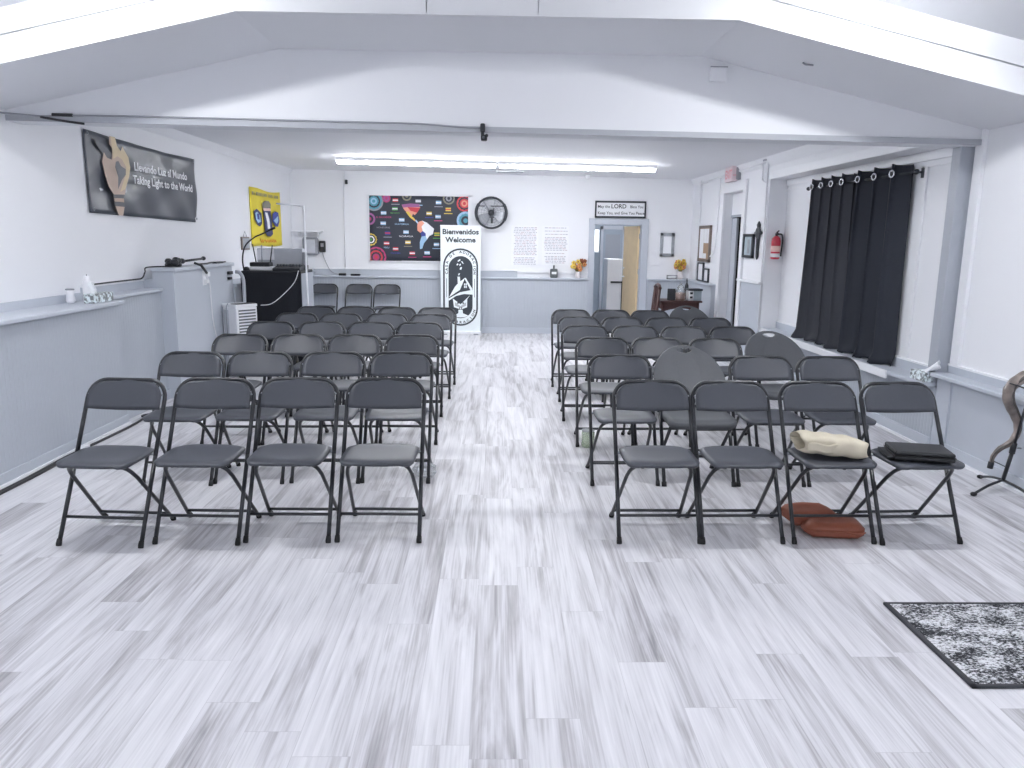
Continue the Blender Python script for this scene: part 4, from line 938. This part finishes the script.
tag(obj('hose', MB().tube(smoothpath([(-3.09, 9.21, 1.17), (-3.04, 9.21, 1.16), (-3.0, 9.2, 1.08), (-2.99, 9.18, .9), (-2.98, 9.12, .6), (-2.98, 9.1, .3)], 6), .022, 'hose', 8)), 'grey hose dropping behind the white air cooler', 'hose')
tag(obj('electric_cable', MB().tube(smoothpath([(-2.37, 9.30, 1.19), (-2.42, 9.28, 1.05), (-2.56, 9.27, .9), (-2.68, 9.2, .80), (-2.74, 8.98, .80)], 6), .005, 'cord_white', 6)), 'white cord looping across the front of the black desk', 'cord')
tag(obj('electric_cable', MB().tube(smoothpath([(-3.0, 8.63, .845), (-3.01, 8.60, .78), (-3.01, 8.60, .5), (-3.01, 8.60, .03)], 6), .006, 'device_grey', 6)), 'thin grey cord hanging down the front of the air cooler', 'cord')
# on the grey counter
t = thing('microphone_gear', 'heap of black microphone clips and cable on the grey counter', 'microphone', (-3.2, 7.85, 1.28))
rg = random.Random(9)
for k in range(14): obj('clip', MB().blob((-3.22+rg.uniform(-.06, .06), 7.85+rg.uniform(-.16, .16), 1.305+rg.uniform(-.01, .05)), (.035, .05, .03), 'black', 2, .1), t)
obj('stem', MB().tube([(-3.2, 8.0, 1.33), (-3.17, 8.42, 1.345)], .012, 'black', 8).blob((-3.17, 8.45, 1.347), (.022, .04, .022), 'black'), t)
obj('strap', MB().tube([(-3.13, 8.08, 1.31), (-3.075, 8.12, 1.285), (-3.07, 8.25, 1.20)], .014, 'black', 6), t)
tag(obj('cable', MB().tube(smoothpath([(-3.2, 8.3, 1.29), (-3.17, 8.5, 1.29), (-3.19, 8.75, 1.295), (-3.16, 8.9, 1.29), (-3.18, 9.15, 1.29)], 5), .008, 'cord_black', 6).box(-3.2, -3.15, 8.78, 9.0, 1.28, 1.30, 'black', .005)), 'black cable running along the top of the grey counter', 'cable')
t = thing('wall_outlet', 'white outlet with plugs on the face of the grey counter', 'outlet', (-3.105, 8.27, 1.08))
obj('plate', MB().box(-3.11, -3.102, 8.22, 8.32, 1.07, 1.22, 'trim_white', .004), t); obj('plug', MB().box(-3.104, -3.065, 8.27, 8.34, 1.16, 1.21, 'trim_white', .006).box(-3.104, -3.07, 8.24, 8.30, 1.09, 1.13, 'trim_white', .006), t)
obj('cord', MB().tube(smoothpath([(-3.085, 8.30, 1.16), (-3.085, 8.36, 1.05), (-3.09, 8.4, .7), (-3.085, 8.50, .45), (-3.06, 8.66, .30), (-3.0, 8.75, .20)], 6), .006, 'cord_white', 6), t)
t = thing('wall_outlet', 'small dark cable box at the far edge of the grey counter', 'outlet', (-3.1, 9.0, 1.14))
obj('plate', MB().box(-3.11, -3.08, 8.98, 9.1, 1.15, 1.185, 'black', .004).box(-3.11, -3.08, 8.98, 9.06, 1.09, 1.12, 'black', .004), t)
tag(obj('cable', MB().tube(smoothpath([(-3.40, 6.5, 1.175), (-3.395, 6.9, 1.178), (-3.395, 7.3, 1.178), (-3.38, 7.43, 1.185), (-3.36, 7.455, 1.24), (-3.34, 7.46, 1.285), (-3.2, 7.6, 1.29), (-3.2, 7.75, 1.29)], 6), .007, 'cord_black', 6)), 'black cable along the ledge trim climbing onto the grey counter', 'cable')
t = thing('floor_cable', 'black cable lying on the floor along the left baseboard', 'cable', (-3.1, 5.6, 0))
obj('cable', MB().tube(smoothpath([(-3.08, 3.0, .008), (-3.09, 4.2, .008), (-3.085, 4.9, .008), (-3.10, 5.4, .008), (-3.08, 5.9, .008), (-3.07, 6.3, .008), (-3.085, 6.6, .008)], 6), .010, 'cord_black', 6).tube(smoothpath([(-3.06, 3.0, .008), (-3.065, 4.4, .008), (-3.06, 5.0, .008), (-3.08, 5.5, .008), (-3.09, 5.6, .01)], 6), .009, 'cord_black', 6), t)
obj('plug', MB().ring((-3.06, 6.7, .02), .05, .010, 'cord_black', (0, 0, 1), 16, 6, 1.6, .7).box(-3.11, -3.07, 5.55, 5.68, .004, .035, 'trim_white', .006), t)

# ------------------------------------------------------------------ beam gadgets
tag(obj('beam_cable', MB().tube(smoothpath([(-3.44, 5.60, 2.41), (-3.2, 5.68, 2.40), (-3.0, 5.685, 2.408), (-2.4, 5.688, 2.408), (-1.5, 5.688, 2.398), (-.7, 5.688, 2.39), (-.5, 5.688, 2.385), (-.3, 5.682, 2.372), (-.12, 5.678, 2.365)], 5), .007, 'device_grey', 6).tube(smoothpath([(-3.2, 5.68, 2.395), (-3.05, 5.672, 2.37), (-2.9, 5.672, 2.352)], 4), .009, 'cord_black', 6).tube([(-3.12, 5.682, 2.412), (-2.98, 5.682, 2.41)], .012, 'cord_black', 6)), 'dark cable stapled along the lower edge of the ceiling beam', 'cable')
t = thing('clip_camera', 'small black clip-on camera hanging from the middle of the beam', 'camera', (-.105, 5.68, 2.27))
obj('clip', MB().box(-.125, -.09, 5.655, 5.70, 2.335, 2.395, 'black', .01, 3), t); obj('body', MB().box(-.12, -.075, 5.63, 5.69, 2.275, 2.315, 'black', .01, 3).tube([(-.108, 5.67, 2.30), (-.108, 5.68, 2.345)], .012, 'black', 8).blob((-.08, 5.655, 2.31), (.014, .014, .014), 'black', 1), t)
obj('lens', MB().tube([(-.1, 5.63, 2.295), (-.1, 5.622, 2.295)], .010, 'slot', 10), t)
tag(obj('junction_box', MB().box(1.49, 1.605, 5.66, 5.70, 2.70, 2.80, 'soffit_white', .006).box(1.487, 1.608, 5.655, 5.664, 2.793, 2.80, 'device_grey')), 'small square white cover on the face of the beam', 'box')
tag(obj('ceiling_hook', MB().tube([(1.98, 5.25, fb(2.0)), (2.0, 5.25, fb(2.0)-.012), (2.05, 5.25, fb(2.05)-.004)], .006, 'device_grey', 6)), 'tiny metal hook under the sloped right soffit', 'hook')

# ------------------------------------------------------------------ right wall
def conduit(lab, paths, loc, r_=.012):
    b_ = MB()
    for p in paths: b_.tube(p, r_, 'trim_white', 8)
    return tag(obj('conduit', b_), lab, 'pipe')
conduit('white conduit running high along the right wall and down its corner', [[(3.275, 12.6, 2.50), (3.275, 9.62, 2.545)], [(3.28, 9.56, 2.62), (3.285, 9.50, .5)], smoothpath([(3.27, 9.72, 2.545), (3.27, 9.70, 2.45), (3.27, 9.70, 2.34), (3.28, 9.58, 2.31)], 4)], None)
conduit('white conduit dropping down the right wall beside the notice board', [[(3.28, 12.62, 2.55), (3.28, 12.66, .96)]], None)
conduit('white bent conduit between the notice board and the doorway', [smoothpath([(3.27, 11.52, 2.50), (3.265, 11.52, 2.3), (3.265, 11.55, 1.8), (3.265, 11.6, 1.5), (3.27, 11.8, 1.38), (3.275, 11.86, 1.36)], 5)], None)
tag(obj('junction_box', MB().box(3.25, 3.3, 9.55, 9.68, 2.56, 2.63, 'device_grey', .006)), 'small grey junction box at the top of the corner conduit', 'box')
t = thing('exit_sign', 'faded red and white exit sign box above the right doorway', 'sign', (3.24, 11.0, 2.40))
obj('body', MB().box(3.19, 3.27, 10.72, 11.05, 2.40, 2.60, 'exit_face', .01), t); obj('backplate', MB().box(3.25, 3.30, 10.66, 10.74, 2.42, 2.60, 'device_grey', .006).box(3.26, 3.3, 10.8, 11.0, 2.42, 2.58, 'trim_white'), t)
obj('lettering', MB().text('EXIT', (3.188, 11.02, 2.445), (0, -1, 0), (0, 0, 1), .11, 'exit_red', .95, .03).text('EXIT', (3.205, 10.718, 2.47), (1, 0, 0), (0, 0, 1), .02, 'exit_red', .9, .03), t)
t = thing('notice_board', 'brown framed cork notice board pinned with papers on right wall', 'board', (3.29, 12.25, 1.28))
f_ = MB()
for y0, y1, z0, z1 in ((11.92, 12.58, 1.79, 1.83), (11.92, 12.58, 1.27, 1.31), (11.92, 11.97, 1.27, 1.83), (12.53, 12.58, 1.27, 1.83)): f_.box(3.265, 3.3, y0, y1, z0, z1, 'frame_wood', .004)
obj('frame', f_, t); obj('cork', MB().box(3.28, 3.298, 11.96, 12.54, 1.30, 1.80, 'cork'), t)
for y0, y1, z0, z1 in ((12.31, 12.53, 1.32, 1.78), (12.13, 12.29, 1.56, 1.78), (11.98, 12.11, 1.56, 1.78), (12.12, 12.29, 1.32, 1.40)): obj('paper', MB().box(3.275, 3.279, y0, y1, z0, z1, 'paper'), t)
for k, (y0, y1, lab) in enumerate(((12.24, 12.58, 'glass-fronted white notice under the notice board, nearer the corner'), (11.93, 12.2, 'small dark-framed notice under the notice board, nearer the doorway'))):
    t = thing('framed_picture', lab, 'picture', (3.29, (y0+y1)/2, .96))
    z1 = 1.25 if k == 0 else 1.17
    f_ = MB()
    for a0, a1, b0, b1 in ((y0, y1, z1-.02, z1), (y0, y1, .957, .977), (y0, y0+.02, .957, z1), (y1-.02, y1, .957, z1)): f_.box(3.27, 3.3, a0, a1, b0, b1, 'frame_black', .003)
    obj('frame', f_, t); obj('print', MB().box(3.285, 3.298, y0+.015, y1-.015, .97, z1-.015, 'paper'), t)
t = thing('framed_picture', 'black framed picture on right wall between doorway and iron cross', 'picture', (3.29, 10.12, 1.39))
f_ = MB()
for y0, y1, z0, z1 in ((9.90, 10.31, 1.655, 1.69), (9.90, 10.31, 1.385, 1.42), (9.90, 9.95, 1.385, 1.69), (10.26, 10.31, 1.385, 1.69)): f_.box(3.265, 3.3, y0, y1, z0, z1, 'frame_black', .004)
obj('frame', f_, t); obj('print', MB().box(3.28, 3.298, 9.94, 10.27, 1.41, 1.665, 'print_blue').box(3.275, 3.281, 10.05, 10.13, 1.44, 1.62, 'photo_grey'), t)
t = thing('wall_cross', 'ornate dark iron cross with a long shaft on the right wall', 'cross', (3.285, 9.74, 1.37))
obj('shaft', MB().tube([(3.28, 9.74, 1.37), (3.28, 9.74, 1.40), (3.28, 9.74, 1.64), (3.28, 9.74, 1.70), (3.28, 9.74, 1.75), (3.28, 9.74, 1.80), (3.28, 9.74, 1.845)], .02, 'iron', 8, radii=[.008, .02, .024, .03, .02, .028, .008]), t)
obj('crosspiece', MB().blob((3.28, 9.74, 1.70), (.02, .075, .055), 'iron').tube([(3.28, 9.64, 1.70), (3.28, 9.84, 1.70)], .022, 'iron', 8).ring((3.275, 9.74, 1.70), .065, .014, 'iron', (1, 0, 0), 20, 6), t)
t = thing('fire_extinguisher', 'red fire extinguisher hung in the corner beside the dark curtains', 'extinguisher', (3.40, 9.43, 1.385))
ex, ey = 3.40, 9.43
obj('cylinder', MB().lathe([(.045, 1.385), (.054, 1.395), (.055, 1.60), (.045, 1.64), (.02, 1.665)], (ex, ey, 0), 'ext_red', 20), t)
obj('label', MB().lathe([(.0558, 1.41), (.0558, 1.455)], (ex, ey, 0), 'label_white', 20), t); obj('label', MB().lathe([(.0558, 1.475), (.0558, 1.545)], (ex, ey, 0), 'pink', 20), t)
obj('valve', MB().tube([(ex, ey, 1.66), (ex, ey, 1.70)], .016, 'black', 8).tube([(ex, ey, 1.69), (ex-.01, ey-.07, 1.70)], .009, 'black', 6).tube([(ex, ey, 1.705), (ex+.0, ey-.07, 1.725)], .008, 'black', 6), t)
obj('hose', MB().tube(smoothpath([(ex+.01, ey, 1.685), (ex+.06, ey-.01, 1.68), (ex+.075, ey-.01, 1.60), (ex+.068, ey-.01, 1.48), (ex+.066, ey-.01, 1.42)], 5), .010, 'black', 8), t)
obj('bracket', MB().box(ex-.03, ex+.03, ey+.05, ey+.07, 1.45, 1.64, 'device_grey'), t)

# curtains on a black rod
t = thing('curtain_rod', 'black curtain rod on the right wall', 'rod', (3.44, 7.5, 2.18))
obj('rod', MB().tube([(3.44, 6.44, 2.175), (3.44, 8.66, 2.175)], .011, 'frame_black', 10), t)
for y in (6.44, 8.66): obj('finial', MB().blob((3.44, y, 2.175), (.022, .03, .022), 'frame_black', 2), t)
for y in (6.47, 8.62): obj('bracket', MB().tube([(3.44, y, 2.175), (3.52, y, 2.175)], .009, 'frame_black', 6).box(3.505, 3.52, y-.02, y+.02, 2.13, 2.22, 'frame_black'), t)
def curtain(lab, y0, y1, nf, m, ph, flare):
    t_ = thing('curtain', lab, 'curtain', (3.44, (y0+y1)/2, .53))
    def f(u, v):
        v2 = 1-v
        yy = y0+(y1-y0)*u; sag = v2**3
        a = 2*PI*nf*u+ph
        x = 3.438+(.046+.010*v2)*math.sin(a)*(1-.25*math.sin(a*2.0+v2*2))+.010*v2*math.sin(a*2.3+1)
        x = min(x, 3.492)
        y = yy+.030*math.sin(a*2+.6)*(1-.3*v2)+flare*sag*(u-.5)*.25+.025*v2*math.sin(a*.7+2)
        z = .54+1.715*v+.010*math.cos(a+1)*v*v
        if v < .06: x -= .045*(1-v/.06)*(.6+.5*math.sin(a*1.7)); z += .012*math.sin(a*3)*(1-v/.06)
        return (x, y, z)
    obj('cloth', MB().sheet(f, 18*nf, 34, .003, m), t_)
    for j in range(nf):
        u = (1.5*PI-ph+2*PI*j)/(2*PI*nf) % 1; p = f(u, .952)
        obj('grommet', MB().ring((p[0]-.006, p[1]+.0, p[2]), .027, .008, 'chrome', (-1, -.25, 0), 18, 6).lathe([(.021, 0), (.021, .002)], (p[0]-.004, p[1], p[2]), 'frame_black', 14, mx=Matrix.Rotation(-PI/2, 4, 'Y')), t_)
    return t_
curtain('dark blackout curtain panel nearer the extinguisher, its fold sheen painted grey', 7.56, 8.53, 4, 'curtain_sheen', .3, .7)
curtain('black blackout curtain panel nearer the grey post', 6.58, 7.53, 3, 'curtain', 1.3, .2)

# ------------------------------------------------------------------ far right corner table
TX0, TX1, TY = 2.40, 2.98, 11.2
t = thing('side_table', 'dark wooden side table in the far right corner', 'table', (2.69, TY+.2, 0))
obj('top', MB().box(TX0, TX1+.04, TY, TY+.5, .70, .725, 'wood_dark', .006), t)
ap = [(TX0+.03, TY+.03, .70), (TX1, TY+.03, .70), (TX1, TY+.03, .56)]+[(TX0+.03+(TX1-TX0-.03)*(1-k/10), TY+.03, .56+.055*math.sin(PI*k/10)) for k in range(1, 10)]+[(TX0+.03, TY+.03, .56)]
obj('apron', MB().prism(ap, (0, .02, 0), 'wood_dark').box(TX0+.03, TX0+.05, TY+.04, TY+.46, .60, .70, 'wood_dark').box(TX1-.02, TX1, TY+.04, TY+.46, .60, .70, 'wood_dark'), t)
for x in (TX0+.05, TX1-.02):
    for y in (TY+.05, TY+.45): obj('leg', MB().tube([(x, y, 0), (x, y, .2), (x, y, .5), (x, y, .70)], .02, 'wood_dark', 8, radii=[.014, .018, .024, .026]), t)
t = thing('wooden_chair', 'dark cherry wooden chair with a carved back beside the corner table', 'chair', (2.25, 11.45, 0))
obj('seat', MB().box(2.02, 2.38, 11.25, 11.65, .43, .46, 'wood_dark', .01), t)
for y in (11.28, 11.62): 
    obj('leg', MB().tube([(2.05, y, 0), (2.05, y, .43)], .02, 'wood_dark', 8), t)
    obj('leg', MB().tube([(2.36, y, 0), (2.36, y, .45), (2.40, y, .90)], .02, 'wood_dark', 8), t)
obj('backrest', MB().tube(smoothpath([(2.40, 11.26, .90), (2.405, 11.35, .935), (2.405, 11.45, .95), (2.405, 11.55, .935), (2.40, 11.64, .90)], 4), .024, 'wood_dark', 8).tube([(2.37, 11.28, .56), (2.37, 11.62, .56)], .016, 'wood_dark', 8), t)
for y in (11.36, 11.45, 11.54): obj('slat', MB().tube(smoothpath([(2.37, y, .56), (2.385, y+.015, .70), (2.39, y-.015, .80), (2.405, y, .935)], 4), .022, 'wood_dark', 8, flat=.5), t)
t = thing('candy_jar', 'clear glass jar of brown sweets on the corner table', 'jar', (2.72, 11.3, .725))
obj('glass', MB().lathe([(.06, .727), (.075, .76), (.075, .86), (.05, .90), (.055, .915)], (2.72, 11.33, 0), 'glass', 18), t); obj('contents', MB().lathe([(.055, .73), (.068, .76), (.066, .82), (.03, .84)], (2.72, 11.33, 0), 'candy', 14), t); obj('lid', MB().lathe([(.05, .916), (.045, .94), (.015, .955), (.02, .98), (.008, .99)], (2.72, 11.33, 0), 'glass', 14), t)
tag(obj('tablet', MB().prism([(2.53, 11.35, .725), (2.65, 11.35, .725), (2.67, 11.43, .89), (2.55, 11.43, .89)], (0, .014, 0), 'black', .004).prism([(2.58, 11.44, .76), (2.62, 11.44, .76), (2.6, 11.5, .725)], (0, .01, 0), 'black')), 'black tablet propped upright on the corner table', 'tablet')
t = thing('donation_box', 'clear-fronted white box with a dark lid on the corner table', 'box', (2.90, 11.32, .725))
obj('body', MB().box(2.83, 2.90, 11.26, 11.44, .726, .87, 'label_white', .004).box(2.845, 2.885, 11.256, 11.261, .76, .79, 'ink').box(2.845, 2.885, 11.256, 11.261, .82, .85, 'ink'), t); obj('window', MB().box(2.90, 3.02, 11.27, 11.44, .726, .87, 'print_blue', .004), t); obj('lid', MB().box(2.82, 3.03, 11.25, 11.45, .871, .90, 'frame_black', .004), t)
t = thing('pen_cup', 'slim dark bottle behind the boxes on the corner table', 'bottle', (2.86, 11.55, .725))
obj('body', MB().lathe([(.03, .727), (.03, .93), (.012, .97), (.012, 1.02)], (2.86, 11.55, 0), 'frame_black', 12), t); obj('cap', MB().lathe([(.014, 1.02), (.014, 1.04)], (2.86, 11.55, 0), 'device_grey', 10), t)

# ------------------------------------------------------------------ camera and view
cam = bpy.data.cameras.new('camera'); co = bpy.data.objects.new('camera', cam); C.objects.link(co)
cam.sensor_width = 36.; cam.lens = 36.*766/1024; cam.clip_start = .05
Xc = (0.9997455526918576, 0.007980546217446056, 0.021098359057604425)
Yc = (-0.019232397288600638, -0.1871953336090462, 0.9821344215378726)
Zc = (0.011787483505219338, -0.9822902921016115, -0.18699421722487855)
rt = Vector((Xc[0], Yc[0], Zc[0])); dn = Vector((Xc[1], Yc[1], Zc[1])); fw = Vector((Xc[2], Yc[2], Zc[2]))
up = -dn; bk = -fw
co.matrix_world = Matrix(((rt.x, up.x, bk.x, 0), (rt.y, up.y, bk.y, 0), (rt.z, up.z, bk.z, 1.6), (0, 0, 0, 1)))
S.camera = co
w = bpy.data.worlds.new('world'); S.world = w; w.use_nodes = True
w.node_tree.nodes['Background'].inputs[0].default_value = (.75, .8, .9, 1); w.node_tree.nodes['Background'].inputs[1].default_value = .3
S.view_settings.view_transform = 'Standard'; S.view_settings.look = 'None'; S.view_settings.gamma = 1; S.view_settings.use_curve_mapping = False
S.view_settings.exposure = 1.93
S.cycles.diffuse_bounces = 6; S.cycles.max_bounces = 12
